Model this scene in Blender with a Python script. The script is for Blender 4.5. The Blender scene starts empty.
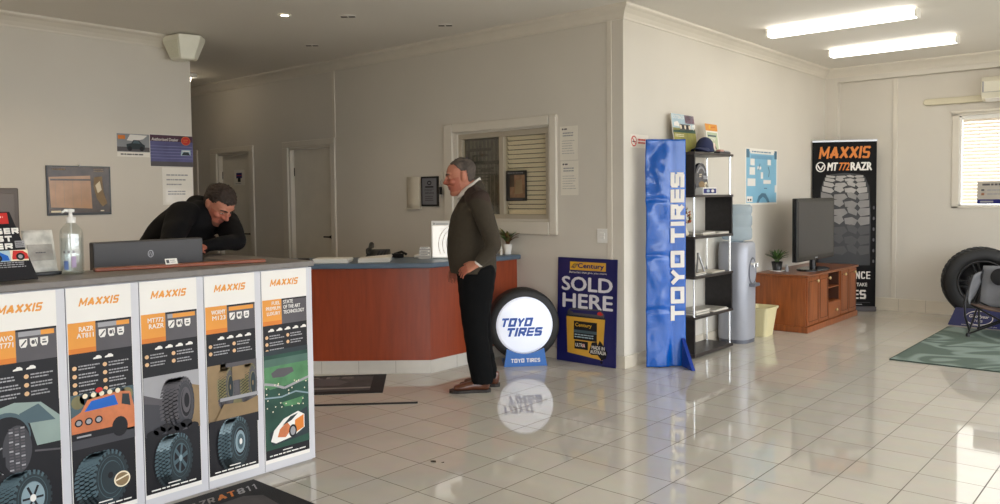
import bpy, bmesh, math, random
from mathutils import Vector as V, Matrix, Euler, noise as mnoise
random.seed(7)
S = bpy.context.scene
COL = S.collection
PI = math.pi

# ------------------------------------------------------------------ materials
def lin(h):
    h = h.lstrip('#'); r = []
    for i in (0, 2, 4):
        c = int(h[i:i+2], 16)/255
        r.append(c/12.92 if c <= .04045 else ((c+.055)/1.055)**2.4)
    return r
MATS = {}
def M(name, hexc=None, rough=.5, metal=0, var=.05, vscale=6.0, bump=0, bscale=60, spec=.5, coat=0, emit=0, trans=0, kind=None):
    """procedural principled material with a soft noise variation of its own colour"""
    if name in MATS: return MATS[name]
    m = bpy.data.materials.new(name); m.use_nodes = True; MATS[name] = m
    nt = m.node_tree; b = nt.nodes['Principled BSDF']
    c = lin(hexc)
    if name.startswith('print_'): rough, spec = max(rough, .5), .3
    b.inputs['Roughness'].default_value = rough
    b.inputs['Metallic'].default_value = metal
    b.inputs['Specular IOR Level'].default_value = spec
    b.inputs['Coat Weight'].default_value = coat
    b.inputs['Base Color'].default_value = (*c, 1)
    tc = nt.nodes.new('ShaderNodeTexCoord')
    def noise_(scale, detail=2, vec=None):
        n = nt.nodes.new('ShaderNodeTexNoise'); n.inputs['Scale'].default_value = scale; n.inputs['Detail'].default_value = detail
        nt.links.new(vec or tc.outputs['Object'], n.inputs['Vector']); return n
    if kind in ('wood', 'woodv', 'woodx'):
        mp = nt.nodes.new('ShaderNodeMapping'); nt.links.new(tc.outputs['Object'], mp.inputs['Vector'])
        mp.inputs['Scale'].default_value = {'wood': (14, 1.6, 14), 'woodv': (14, 14, 1.4), 'woodx': (1.6, 14, 14)}[kind]
        n = noise_(2.2, 5, mp.outputs['Vector'])
        rp = nt.nodes.new('ShaderNodeValToRGB'); nt.links.new(n.outputs['Fac'], rp.inputs['Fac'])
        rp.color_ramp.elements[0].position = .3; rp.color_ramp.elements[1].position = .72
        rp.color_ramp.elements[0].color = (*[x*(1-var*3) for x in c], 1); rp.color_ramp.elements[1].color = (*[min(1, x*(1+var*3)) for x in c], 1)
        nt.links.new(rp.outputs['Color'], b.inputs['Base Color'])
    elif var:
        n = noise_(vscale, 3)
        rp = nt.nodes.new('ShaderNodeValToRGB'); nt.links.new(n.outputs['Fac'], rp.inputs['Fac'])
        rp.color_ramp.elements[0].position = .3; rp.color_ramp.elements[1].position = .7
        rp.color_ramp.elements[0].color = (*[x*(1-var) for x in c], 1); rp.color_ramp.elements[1].color = (*[min(1, x*(1+var)) for x in c], 1)
        nt.links.new(rp.outputs['Color'], b.inputs['Base Color'])
    if bump:
        n2 = noise_(bscale, 3); bp = nt.nodes.new('ShaderNodeBump'); bp.inputs['Strength'].default_value = bump; bp.inputs['Distance'].default_value = .004
        nt.links.new(n2.outputs['Fac'], bp.inputs['Height']); nt.links.new(bp.outputs['Normal'], b.inputs['Normal'])
    if emit:
        b.inputs['Emission Color'].default_value = (*c, 1); b.inputs['Emission Strength'].default_value = emit
    if trans:
        b.inputs['Transmission Weight'].default_value = trans; b.inputs['IOR'].default_value = 1.15
    return m

def mix_material(name, a_type, b_type, fac, ca, cb, ra=.05, rb=.05, fresnel=None):
    m = bpy.data.materials.new(name); m.use_nodes = True; MATS[name] = m
    nt = m.node_tree; nt.nodes.clear()
    out = nt.nodes.new('ShaderNodeOutputMaterial'); mx = nt.nodes.new('ShaderNodeMixShader')
    a = nt.nodes.new(a_type); b = nt.nodes.new(b_type)
    a.inputs['Color'].default_value = (*lin(ca), 1); b.inputs['Color'].default_value = (*lin(cb), 1)
    for s_, r in ((a, ra), (b, rb)):
        if 'Roughness' in s_.inputs: s_.inputs['Roughness'].default_value = r
    mx.inputs['Fac'].default_value = fac
    if fresnel:
        f = nt.nodes.new('ShaderNodeLayerWeight'); f.inputs['Blend'].default_value = .5
        p = nt.nodes.new('ShaderNodeMath'); p.operation = 'POWER'; p.inputs[1].default_value = 4; nt.links.new(f.outputs['Facing'], p.inputs[0])
        q = nt.nodes.new('ShaderNodeMath'); q.operation = 'MULTIPLY_ADD'; q.inputs[1].default_value = .7; q.inputs[2].default_value = .04; nt.links.new(p.outputs[0], q.inputs[0])
        nt.links.new(q.outputs[0], mx.inputs['Fac'])
    nt.links.new(a.outputs[0], mx.inputs[1]); nt.links.new(b.outputs[0], mx.inputs[2]); nt.links.new(mx.outputs[0], out.inputs['Surface'])
    return m
GLASS = mix_material('window_glass', 'ShaderNodeBsdfTransparent', 'ShaderNodeBsdfGlossy', .1, '#fbfaf5', '#ffffff', fresnel=1.45)
CLEAR = mix_material('clear_plastic', 'ShaderNodeBsdfTransparent', 'ShaderNodeBsdfGlossy', .16, '#f6f9f8', '#ffffff', rb=.12)
GEL = mix_material('clear_gel', 'ShaderNodeBsdfTransparent', 'ShaderNodeBsdfGlossy', .10, '#f3f7f8', '#ffffff', rb=.1)
WATER = mix_material('blue_bottle_plastic', 'ShaderNodeBsdfTransparent', 'ShaderNodeBsdfPrincipled' if False else 'ShaderNodeBsdfDiffuse', .34, '#dde6ec', '#c3d0da')
SLAT = mix_material('blind_slat', 'ShaderNodeBsdfDiffuse', 'ShaderNodeBsdfTranslucent', .36, '#f2ece4', '#f4ece2')

def floor_material():
    m = bpy.data.materials.new('glazed_floor_tile'); m.use_nodes = True
    nt = m.node_tree; b = nt.nodes['Principled BSDF']; N = nt.nodes.new; L = nt.links.new
    tc = N('ShaderNodeTexCoord'); sp = N('ShaderNodeSeparateXYZ'); L(tc.outputs['Object'], sp.inputs[0])
    def math_(op, a, b_=None, c_=None):
        n = N('ShaderNodeMath'); n.operation = op
        for i, x in enumerate((a, b_, c_)):
            if x is None: continue
            if isinstance(x, (int, float)): n.inputs[i].default_value = x
            else: L(x, n.inputs[i])
        return n.outputs[0]
    cells, dist = [], []
    for ax, off in ((0, .1584), (1, .2355)):
        t = math_('DIVIDE', math_('SUBTRACT', sp.outputs[ax], off), .3)
        fr = math_('FRACT', t); cells.append(math_('FLOOR', t))
        dist.append(math_('MINIMUM', fr, math_('SUBTRACT', 1.0, fr)))
    d = math_('MINIMUM', dist[0], dist[1])
    g = N('ShaderNodeMapRange'); L(d, g.inputs['Value'])
    g.inputs['From Min'].default_value = .0065; g.inputs['From Max'].default_value = .0105
    cv = N('ShaderNodeCombineXYZ'); L(cells[0], cv.inputs[0]); L(cells[1], cv.inputs[1])
    wn = N('ShaderNodeTexWhiteNoise'); wn.noise_dimensions = '2D'; L(cv.outputs[0], wn.inputs['Vector'])
    rp = N('ShaderNodeValToRGB'); L(wn.outputs['Value'], rp.inputs['Fac'])
    rp.color_ramp.elements[0].color = (*lin('#cbc4b8'), 1); rp.color_ramp.elements[1].color = (*lin('#d2ccc0'), 1)
    no = N('ShaderNodeTexNoise'); no.inputs['Scale'].default_value = 9; no.inputs['Detail'].default_value = 5; L(tc.outputs['Object'], no.inputs['Vector'])
    mx0 = N('ShaderNodeMix'); mx0.data_type = 'RGBA'; mx0.blend_type = 'MULTIPLY'; mx0.inputs['Factor'].default_value = .12
    L(rp.outputs['Color'], mx0.inputs[6]); L(no.outputs['Color'], mx0.inputs[7])
    mx = N('ShaderNodeMix'); mx.data_type = 'RGBA'; L(g.outputs['Result'], mx.inputs['Factor'])
    mx.inputs[6].default_value = (*lin('#5b5145'), 1); L(mx0.outputs[2], mx.inputs[7])
    L(mx.outputs[2], b.inputs['Base Color'])
    r = N('ShaderNodeMapRange'); L(g.outputs['Result'], r.inputs['Value']); r.inputs['To Min'].default_value = .6; r.inputs['To Max'].default_value = .045
    L(r.outputs['Result'], b.inputs['Roughness']); b.inputs['Specular IOR Level'].default_value = .7
    n3 = N('ShaderNodeTexNoise'); n3.inputs['Scale'].default_value = 3.5; L(tc.outputs['Object'], n3.inputs['Vector'])
    hs = math_('ADD', math_('MULTIPLY', n3.outputs['Fac'], .6), g.outputs['Result'])
    bp = N('ShaderNodeBump'); bp.inputs['Strength'].default_value = .12; bp.inputs['Distance'].default_value = .003
    L(hs, bp.inputs['Height']); L(bp.outputs['Normal'], b.inputs['Normal'])
    return m

# ------------------------------------------------------------------ object helpers
def tag(o, label=None, cat=None, group=None, kind=None):
    if label: o['label'] = label
    if cat: o['category'] = cat
    if group: o['group'] = group
    if kind: o['kind'] = kind
    return o
def thing(name, label, cat, loc=(0, 0, 0), rz=0, group=None):
    o = bpy.data.objects.new(name, None); COL.objects.link(o)
    o.location = loc; o.rotation_euler = (0, 0, rz); o.empty_display_size = .1
    return tag(o, label, cat, group)
def root_of(o):
    while o.parent: o = o.parent
    return o

class MB:
    """collects shapes (world coordinates, or local ones with local=True) and links them as one mesh object"""
    def __init__(self): self.v = []; self.f = []; self.mi = []; self.mats = []; self.sm = []
    def m(self, mat):
        if mat not in self.mats: self.mats.append(mat)
        return self.mats.index(mat)
    def add(self, vs, fs, mat, smooth=False):
        k = len(self.v); i = self.m(mat)
        self.v += [V(p) for p in vs]
        for f in fs: self.f.append([k+j for j in f]); self.mi.append(i); self.sm.append(smooth)
        return self
    def box(self, x0, x1, y0, y1, z0, z1, mat):
        x0, x1 = sorted((x0, x1)); y0, y1 = sorted((y0, y1)); z0, z1 = sorted((z0, z1))
        vs = [(x, y, z) for z in (z0, z1) for y in (y0, y1) for x in (x0, x1)]
        return self.add(vs, [(0, 2, 3, 1), (4, 5, 7, 6), (0, 1, 5, 4), (2, 6, 7, 3), (0, 4, 6, 2), (1, 3, 7, 5)], mat)
    def obox(self, o, ux, uy, uz, a, b, c, mat):
        """box at origin o spanning a along ux, b along uy, c along uz; each a (lo, hi) pair"""
        o, ux, uy, uz = V(o), V(ux), V(uy), V(uz)
        vs = [o+ux*x+uy*y+uz*z for z in c for y in b for x in a]
        return self.add(vs, [(0, 2, 3, 1), (4, 5, 7, 6), (0, 1, 5, 4), (2, 6, 7, 3), (0, 4, 6, 2), (1, 3, 7, 5)], mat)
    def prism(self, poly, d, mat, smooth=False):
        """3D polygon poly extruded by vector d"""
        p = [V(q) for q in poly]; n = len(p); d = V(d)
        fs = [tuple(range(n)), tuple(range(2*n-1, n-1, -1))] + [(i, n+i, n+(i+1) % n, (i+1) % n) for i in range(n)]
        return self.add(p+[q+d for q in p], fs, mat, smooth)
    def rings(self, rs, mat, caps=True, smooth=True, closed=False):
        n = len(rs[0]); vs = [q for r in rs for q in r]; fs = []
        for i in range(len(rs)-(0 if closed else 1)):
            for j in range(n):
                a = i*n; b = ((i+1) % len(rs))*n
                fs.append((a+j, a+(j+1) % n, b+(j+1) % n, b+j))
        self.add(vs, fs, mat, smooth)
        if caps and not closed:
            self.add(rs[0], [tuple(range(n-1, -1, -1))], mat, False); self.add(rs[-1], [tuple(range(n))], mat, False)
        return self
    def tube(self, pts, r, mat, n=8, caps=True):
        pts = [V(p) for p in pts]; rs = []
        rad = r if isinstance(r, (list, tuple)) else [r]*len(pts)
        up = None
        for i, p in enumerate(pts):
            t = (pts[min(i+1, len(pts)-1)]-pts[max(i-1, 0)]).normalized()
            if up is None: up = t.orthogonal().normalized()
            a = (up-t*up.dot(t)).normalized(); up = a; b = t.cross(a)
            rs.append([p+(a*math.cos(2*PI*k/n)+b*math.sin(2*PI*k/n))*rad[i] for k in range(n)])
        return self.rings(rs, mat, caps)
    def lathe(self, prof, o, axis, mat, n=32, caps=False, u=None):
        """prof: list of (radius, height along axis)"""
        o, ax = V(o), V(axis).normalized(); a = (V(u) if u else ax.orthogonal()).normalized(); b = ax.cross(a)
        return self.rings([[o+ax*h+(a*math.cos(2*PI*k/n)+b*math.sin(2*PI*k/n))*max(r, 1e-4) for k in range(n)] for r, h in prof], mat, caps)
    def build(self, name, parent=None, local=False, bevel=0, seg=2, origin=None, fix=False):
        if parent is not None:
            o0 = V((0, 0, 0)) if local else root_of(parent).location.copy()
        else:
            if origin is None:
                xs = [p.x for p in self.v]; ys = [p.y for p in self.v]; zs = [p.z for p in self.v]
                origin = ((min(xs)+max(xs))/2, (min(ys)+max(ys))/2, min(zs))
            o0 = V(origin)
        me = bpy.data.meshes.new(name)
        me.from_pydata([p-o0 for p in self.v], [], self.f)
        for mt in self.mats: me.materials.append(mt)
        me.polygons.foreach_set('material_index', self.mi); me.polygons.foreach_set('use_smooth', self.sm)
        if fix:
            bm = bmesh.new(); bm.from_mesh(me); bmesh.ops.remove_doubles(bm, verts=bm.verts, dist=1e-6); bmesh.ops.recalc_face_normals(bm, faces=bm.faces); bm.to_mesh(me); bm.free()
        me.update()
        o = bpy.data.objects.new(name, me); COL.objects.link(o)
        if parent is not None: o.parent = parent
        else: o.location = o0
        if bevel:
            md = o.modifiers.new('bevel', 'BEVEL'); md.width = bevel; md.segments = seg; md.limit_method = 'ANGLE'; md.angle_limit = .6; md.harden_normals = False
        return o

# ------------------------------------------------------------------ printed graphics
_O = [(.5+.5*math.copysign(abs(math.cos(q*PI/10))**.75, math.cos(q*PI/10)), .5+.5*math.copysign(abs(math.sin(q*PI/10))**.75, math.sin(q*PI/10))) for q in range(21)]
STROKES = {'M': [[(0, 0), (0, 1), (.5, .25), (1, 1), (1, 0)]], 'A': [[(0, 0), (.5, 1), (1, 0)], [(.2, .32), (.8, .32)]], 'X': [[(0, 0), (1, 1)], [(0, 1), (1, 0)]],
 'I': [[(.5, 0), (.5, 1)]], 'S': [[(1, .85), (.75, 1), (.25, 1), (0, .8), (0, .62), (.25, .5), (.75, .5), (1, .38), (1, .2), (.75, 0), (.25, 0), (0, .15)]], 'T': [[(0, 1), (1, 1)], [(.5, 1), (.5, 0)]],
 'O': [_O], 'Y': [[(0, 1), (.5, .45), (1, 1)], [(.5, .45), (.5, 0)]], 'R': [[(0, 0), (0, 1), (.75, 1), (1, .85), (1, .6), (.75, .45), (0, .45)], [(.5, .45), (1, 0)]], 'E': [[(1, 1), (0, 1), (0, 0), (1, 0)], [(0, .5), (.85, .5)]],
 'L': [[(0, 1), (0, 0), (1, 0)]], 'D': [[(0, 0), (0, 1), (.6, 1), (1, .7), (1, .3), (.6, 0), (0, 0)]], 'H': [[(0, 0), (0, 1)], [(1, 0), (1, 1)], [(0, .5), (1, .5)]], 'N': [[(0, 0), (0, 1), (1, 0), (1, 1)]],
 'G': [[(1, .8), (.7, 1), (.3, 1), (0, .75), (0, .25), (.3, 0), (.7, 0), (1, .2), (1, .45), (.6, .45)]], 'V': [[(0, 1), (.5, 0), (1, 1)]], 'U': [[(0, 1), (0, .25), (.3, 0), (.7, 0), (1, .25), (1, 1)]], 'Q': [_O, [(.6, .35), (1, 0)]], 'Z': [[(0, 1), (1, 1), (0, 0), (1, 0)]], 'C': [[(1, .8), (.7, 1), (.3, 1), (0, .75), (0, .25), (.3, 0), (.7, 0), (1, .2)]], 'F': [[(1, 1), (0, 1), (0, 0)], [(0, .5), (.8, .5)]],
 '7': [[(0, 1), (1, 1), (.35, 0)]], '2': [[(0, .8), (.3, 1), (.7, 1), (1, .75), (.9, .5), (0, 0), (1, 0)]], '8': [[(.3, .5), (0, .7), (.3, 1), (.7, 1), (1, .7), (.7, .5), (.3, .5), (0, .25), (.3, 0), (.7, 0), (1, .25), (.7, .5)]], '1': [[(.2, .8), (.6, 1), (.6, 0)]]}
STROKE_W = {'M': 1.0, 'I': .24, 'A': .92, 'X': .9, 'O': .86, ' ': .3, 'E': .68, 'L': .66, '1': .5, 'G': .86, 'Q': .88}
_TXT = {}
def text_mesh(s, bold=.0, shear=0.0, spacing=1.0):
    k = (s, bold, shear, spacing)
    if k not in _TXT:
        c = bpy.data.curves.new('lettering', 'FONT'); c.body = s; c.size = 1; c.offset = bold; c.shear = shear; c.space_character = spacing; c.resolution_u = 3
        c.space_line = .85
        o = bpy.data.objects.new('lettering', c); COL.objects.link(o); bpy.context.view_layer.update()
        dg = bpy.context.evaluated_depsgraph_get(); me = bpy.data.meshes.new_from_object(o.evaluated_get(dg))
        vs = [tuple(v.co) for v in me.vertices]; fs = [tuple(p.vertices) for p in me.polygons]
        x0 = min(v[0] for v in vs); x1 = max(v[0] for v in vs); y0 = min(v[1] for v in vs); y1 = max(v[1] for v in vs)
        _TXT[k] = ([((v[0]-x0)/(x1-x0), (v[1]-y0)/(y1-y0)) for v in vs], fs, (x1-x0)/(y1-y0))
        bpy.data.objects.remove(o); bpy.data.curves.remove(c); bpy.data.meshes.remove(me)
    return _TXT[k]
class G:
    """flat print on a surface: origin o, right u, up v; layers rise by a fraction of a millimetre"""
    def __init__(self, mb, o, u=(0, 1, 0), v=(0, 0, 1), eps=.0004):
        self.mb, self.o, self.u, self.v = mb, V(o), V(u).normalized(), V(v).normalized(); self.n = self.u.cross(self.v); self.k = 1; self.eps = eps; self.warp = None
    def up(self, k=1): self.k += k; return self
    def p(self, a, b):
        q = self.o+self.u*a+self.v*b+self.n*(self.eps*self.k)
        if self.warp: q = q+self.n*self.warp(a, b)
        return q
    def poly(self, pts, mat): self.mb.add([self.p(*q) for q in pts], [tuple(range(len(pts)))], mat); return self
    def rect(self, a0, b0, a1, b1, mat): return self.poly([(a0, b0), (a1, b0), (a1, b1), (a0, b1)], mat)
    def ell(self, a, b, ra, rb, mat, n=28, t0=0, t1=2*PI):
        full = abs(t1-t0-2*PI) < 1e-6; m = n if full else n+1
        return self.poly([(a+ra*math.cos(t0+(t1-t0)*i/n), b+rb*math.sin(t0+(t1-t0)*i/n)) for i in range(m)], mat)
    def ring(self, a, b, ra, rb, w, mat, n=28, t0=0, t1=2*PI):
        for i in range(n):
            x, y = t0+(t1-t0)*i/n, t0+(t1-t0)*(i+1)/n
            self.poly([(a+ra*math.cos(x), b+rb*math.sin(x)), (a+ra*math.cos(y), b+rb*math.sin(y)), (a+(ra-w)*math.cos(y), b+(rb-w)*math.sin(y)), (a+(ra-w)*math.cos(x), b+(rb-w)*math.sin(x))], mat)
        return self
    def line(self, pts, w, mat):
        for (a, b), (c, d) in zip(pts, pts[1:]):
            l = math.hypot(c-a, d-b) or 1; x, y = -(d-b)/l*w/2, (c-a)/l*w/2
            self.poly([(a-x, b-y), (c-x, d-y), (c+x, d+y), (a+x, b+y)], mat)
        return self
    def text(self, s, a, b, h, mat, w=None, bold=.02, shear=0, align='l', rot=0, spacing=1.0):
        vs, fs, asp = text_mesh(s, 0, shear, spacing); w = w or asp*h; e = bold*h*.9
        a0 = a-{'l': 0, 'c': w/2, 'r': w}[align] if not rot else a
        k0 = self.k
        for i, (dx, dy) in enumerate(((-e, 0), (e, 0), (0, e*.6), (0, -e*.6)) if bold > .012 else ((0, 0),)):
            self.k = k0+.3*i
            if rot == 90: q = [self.p(a-y*h+dx, b+x*w+dy) for x, y in vs]
            elif rot == 180: q = [self.p(a-x*w+dx, b-y*h+dy) for x, y in vs]
            else: q = [self.p(a0+x*w+dx, b+y*h+dy) for x, y in vs]
            self.mb.add(q, fs, mat)
        self.k = k0; return self
    def block(self, s, a, b, h, mat, w, t=.2, shear=0, rot=0, gap=.16):
        """heavy block capitals built from thick strokes; total width w, stroke t of the height"""
        adv = [STROKE_W.get(ch, .78) for ch in s]; tot = sum(adv)+gap*(len(s)-1); sx = w/tot; x0 = 0; k0 = self.k; n = 0
        for ch, wd in zip(s, adv):
            for pl in STROKES.get(ch, ()):
                th = min(t*h, wd*sx*(1 if ch in 'I ' else .21 if ch == 'M' else .31)); hx = th/2
                q = [(min(max((x0+x*wd)*sx, x0*sx+hx), (x0+wd)*sx-hx), min(max(y*h, hx), h-hx)) for x, y in pl]
                for (x1, y1), (x2, y2) in zip(q, q[1:]):
                    l = math.hypot(x2-x1, y2-y1) or 1; ux, uy = (x2-x1)/l, (y2-y1)/l; e = hx if abs(ux) < .05 or abs(uy) < .05 else hx*.55
                    c = [(x1-ux*e-uy*hx, y1-uy*e+ux*hx), (x1-ux*e+uy*hx, y1-uy*e-ux*hx), (x2+ux*e+uy*hx, y2+uy*e-ux*hx), (x2+ux*e-uy*hx, y2+uy*e+ux*hx)]
                    c = [(x, min(max(y, 0), h)) for x, y in c]; c = [(x+shear*y, y) for x, y in c]
                    self.k = k0+.12*(n % 9); n += 1
                    self.mb.add([self.p(a-y, b+x) if rot == 90 else self.p(a+x, b+y) for x, y in c], [(0, 1, 2, 3)], mat)
            x0 += wd+gap
        self.k = k0; return self
    def scribble(self, a0, b0, a1, b1, rows, mat, h=None, seed=1, ragged=.3):
        """rows of small print too fine to read: broken dashes"""
        r = random.Random(seed); dy = (b1-b0)/rows; h = h or dy*.45
        for i in range(rows):
            y = b1-dy*(i+.75); x = a0; end = a0+(a1-a0)*(1-ragged*r.random())
            while x < end:
                l = min((a1-a0)*r.uniform(.06, .2), end-x); self.rect(x, y, x+l, y+h, mat); x += l+(a1-a0)*.025
        return self
    def tyre(self, a, b, rx, ry, d, mt, ms, mr, mk, spokes=6, lug=1.0, seed=0):
        """three-quarter view tyre: tread barrel to the left, wheel face to the right"""
        r = random.Random(seed)
        for i in range(7): self.ell(a-d+2*d*i/6, b, rx, ry*(1-.04*abs(i-3)/3), mk)
        self.up(); n = 20
        for row in range(4):
            cx = a-d*1.05+2*d*row/3.4
            for i in range(n):
                t = PI*.5+PI*(i+.5*(row % 2)+.2)/n; x, y = cx+rx*math.cos(t)*.97, b+ry*math.sin(t)*.96; w = .40*d*lug; hh = PI*ry/n*.40
                m_ = mr if i < n*.35 else ms if i < n*.7 else mt
                self.poly([(x-w, y-hh), (x+w*.4, y-hh*.7), (x+w*1.1, y+hh*.5), (x+w*.7, y+hh*1.05), (x-w*.7, y+hh*.6)], m_)
        self.up(); self.ell(a+d, b, rx*.93, ry*.93, mt); self.up()
        for i in range(26):
            t = 2*PI*i/26; self.poly([(a+d+rx*k*math.cos(t+o_), b+ry*k*math.sin(t+o_)) for k, o_ in ((.84, -.06), (1.0, -.07*lug), (1.0, .07*lug), (.84, .05))], ms if 3 < i < 16 else mt)
        self.ring(a+d, b, rx*.76, ry*.76, rx*.025, ms)
        self.up(); self.ell(a+d, b, rx*.60, ry*.60, ms); self.up(); self.ell(a+d+.002, b, rx*.54, ry*.55, mk); self.up()
        for i in range(spokes):
            t = 2*PI*i/spokes+.3; c_, s_ = math.cos(t), math.sin(t)
            self.poly([(a+d+rx*(.08*c_-.07*s_), b+ry*(.08*s_+.07*c_)), (a+d+rx*(.08*c_+.07*s_), b+ry*(.08*s_-.07*c_)), (a+d+rx*(.55*c_+.09*s_), b+ry*(.55*s_-.09*c_)), (a+d+rx*(.55*c_-.09*s_), b+ry*(.55*s_+.09*c_))], ms)
        self.up(); self.ell(a+d, b, rx*.13, ry*.13, mr); self.up(); return self
    def car(self, a, b, l, mb_, mw, mk, h=.36):
        """small car silhouette, l long, wheels at b"""
        q = [(0, .1), (.02, .19), (.14, .22), (.3, h), (.62, h), (.78, .23), (.97, .2), (1, .1)]
        self.poly([(a+x*l, b+y*l) for x, y in q], mb_); self.up()
        self.poly([(a+x*l, b+y*l) for x, y in ((.2, .225), (.32, h-.03), (.6, h-.03), (.72, .225))], mw)
        for x in (.2, .8): self.ell(a+x*l, b+.09*l, .085*l, .085*l, mk, 14)
        return self.up()
def board(mb, o, u, v, w, h, t, mat):
    """thin board, front face on the plane through o (lower left corner), thickness t behind it"""
    u, v = V(u).normalized(), V(v).normalized(); n = u.cross(v)
    mb.obox(o, u, v, n, (0, w), (0, h), (-t, 0), mat); return G(mb, o, u, v)
# ------------------------------------------------------------------ common materials
WALL = M('wall_paint', '#d3ccc0', rough=.55, var=.02, vscale=1.5)
CEIL = M('ceiling_paint', '#e2ddd4', rough=.7, var=.015, vscale=1.2)
TRIM = M('trim_paint', '#d9d1c3', rough=.4, var=.02)
DOORP = M('door_paint', '#ddd6c8', rough=.45, var=.03)
SKIRT = M('skirting_tile', '#d6ccba', rough=.12, var=.04, vscale=4)
FLOOR = floor_material()
WHITE = M('white_gloss', '#ebe8e2', rough=.35, var=.01)
WHITEP = M('white_paper', '#e9e4da', rough=.55, var=.02)
BLACK = M('black_plastic', '#171616', rough=.35, var=.1)
BLACKM = M('black_matt', '#141314', rough=.7, var=.1)
DGREY = M('dark_grey', '#37353a', rough=.5, var=.06)
CHROME = M('chrome', '#d9dadb', rough=.12, metal=1, var=0)
STEEL = M('brushed_metal', '#a9a9aa', rough=.3, metal=.9, var=.03)
RUBBER = M('tyre_rubber', '#1d1c1c', rough=.6, var=.12, bump=.1)
ORANGE = M('print_orange', '#dd9440', rough=.35, var=.03)
ORANGED = M('print_deep_orange', '#d27a30', rough=.35, var=.04)
PINK = M('print_black', '#18161a', rough=.3, var=.12, vscale=3)
PGREY = M('print_grey', '#565255', rough=.35, var=.1)
PMID = M('print_mid_grey', '#9a989a', rough=.35, var=.08)
PWHITE = M('print_white', '#e4dfd8', rough=.35, var=.01)
TEAL = M('print_dark_teal', '#2b3539', rough=.3, var=.12)
TEALM = M('print_teal', '#4b5d64', rough=.3, var=.1)
TEALL = M('print_pale_teal', '#83969d', rough=.3, var=.08)
RED = M('print_red', '#c3302b', rough=.35, var=.05)
BLUE = M('print_blue', '#1f5fb4', rough=.35, var=.03)
NAVY = M('print_navy', '#1d2067', rough=.32, var=.05)
YELL = M('print_yellow', '#e3b234', rough=.35, var=.05)
GREENP = M('print_green', '#4f7d55', rough=.35, var=.2, vscale=14)
GREEND = M('print_dark_green', '#27473b', rough=.35, var=.2, vscale=9)
OLIVE = M('print_olive', '#77704f', rough=.4, var=.2, vscale=12)
TAN = M('print_tan', '#8a7354', rough=.4, var=.15, vscale=9)
SKYP = M('print_sky', '#a9bfc9', rough=.4, var=.1)
XW, YL, CZ = -3.559, 5.66, 2.99       # wing wall plane, long left wall plane, ceiling height
YB = 10.5
def struct(o): o['kind'] = 'structure'; return o

def wall_y(name, y0, y1, x0, x1, z1, holes, mat):
    """wall running along x with rectangular holes (x0,x1,z0,z1)"""
    mb = MB(); xs = sorted(set([x0, x1]+[h[0] for h in holes]+[h[1] for h in holes]))
    for a, b in zip(xs, xs[1:]):
        hh = [h for h in holes if h[0] <= a+1e-6 and h[1] >= b-1e-6]
        if hh:
            h = hh[0]
            if h[2] > 0: mb.box(a, b, y0, y1, 0, h[2], mat)
            mb.box(a, b, y0, y1, h[3], z1, mat)
        else: mb.box(a, b, y0, y1, 0, z1, mat)
    return struct(mb.build(name))
def wall_x(name, x0, x1, y0, y1, z1, holes, mat):
    mb = MB(); ys = sorted(set([y0, y1]+[h[0] for h in holes]+[h[1] for h in holes]))
    for a, b in zip(ys, ys[1:]):
        hh = [h for h in holes if h[0] <= a+1e-6 and h[1] >= b-1e-6]
        if hh:
            h = hh[0]
            if h[2] > 0: mb.box(x0, x1, a, b, 0, h[2], mat)
            mb.box(x0, x1, a, b, h[3], z1, mat)
        else: mb.box(x0, x1, a, b, 0, z1, mat)
    return struct(mb.build(name))
def sweep(name, path, prof, mat):
    """profile (out, z) swept along a floor-plan path; out is to the right of travel; mitred corners"""
    P = [V((x, y, 0)) for x, y in path]; mb = MB(); rs = []
    for i, p in enumerate(P):
        d0 = (P[i]-P[i-1]).normalized() if i else (P[1]-P[0]).normalized()
        d1 = (P[i+1]-P[i]).normalized() if i < len(P)-1 else d0
        n0 = V((d0.y, -d0.x, 0)); n1 = V((d1.y, -d1.x, 0)); n = (n0+n1)/(1+n0.dot(n1))
        rs.append([p+n*o+V((0, 0, z)) for o, z in prof])
    mb.rings(rs, mat, caps=True, smooth=False)
    return struct(mb.build(name, fix=True))

# floor, ceiling, walls
struct(MB().box(-12.3, 2.3, -2.3, 10.7, -.12, 0, FLOOR).build('floor', origin=(0, 0, 0)))
struct(MB().box(-12.3, 2.3, -2.3, 10.7, CZ, CZ+.12, CEIL).build('ceiling'))
D1, D2, D3 = (-8.28, -7.45), (-9.92, -9.13), (-11.4, -10.56)
WN = (-5.46, -4.34, 1.235, 2.05)
wall_y('wall_left', YL, YL+.14, -12.3, XW-.14, CZ, [(*D3, 0, 2.06), (*D2, 0, 2.06), (*D1, 0, 2.06), WN], WALL)
wall_x('wall_wing', XW-.14, XW, YL, YB, CZ, [], WALL)
WB = (-2.075, -.70, 1.272, 2.315)
wall_y('wall_back', YB, YB+.14, -3.7, 2.3, CZ, [WB], WALL)
struct(MB().box(XW, XW+.15, 10.4, YB, 0, 2.82, WALL).build('wall_nib'))
struct(MB().box(XW, 2.2, 10.4, YB, 2.82, CZ, WALL).build('wall_bulkhead'))
struct(MB().box(-7.51, -7.39, -2.2, 3.955, 0, CZ, WALL).build('wall_partition'))
struct(MB().box(-12.3, -12.16, -2.2, YL, 0, CZ, WALL).build('wall_corridor'))
SH = [(-1.7+i*1.3, -1.7+i*1.3+1.22, .12, 2.62) for i in range(9)]
wall_x('wall_right', 2.2, 2.34, -2.2, YB, CZ, SH, WALL)
RH = [(-.9, .9, .02, 2.3)]
wall_y('wall_rear', -2.34, -2.2, -12.3, 2.3, CZ, RH, WALL)
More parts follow.
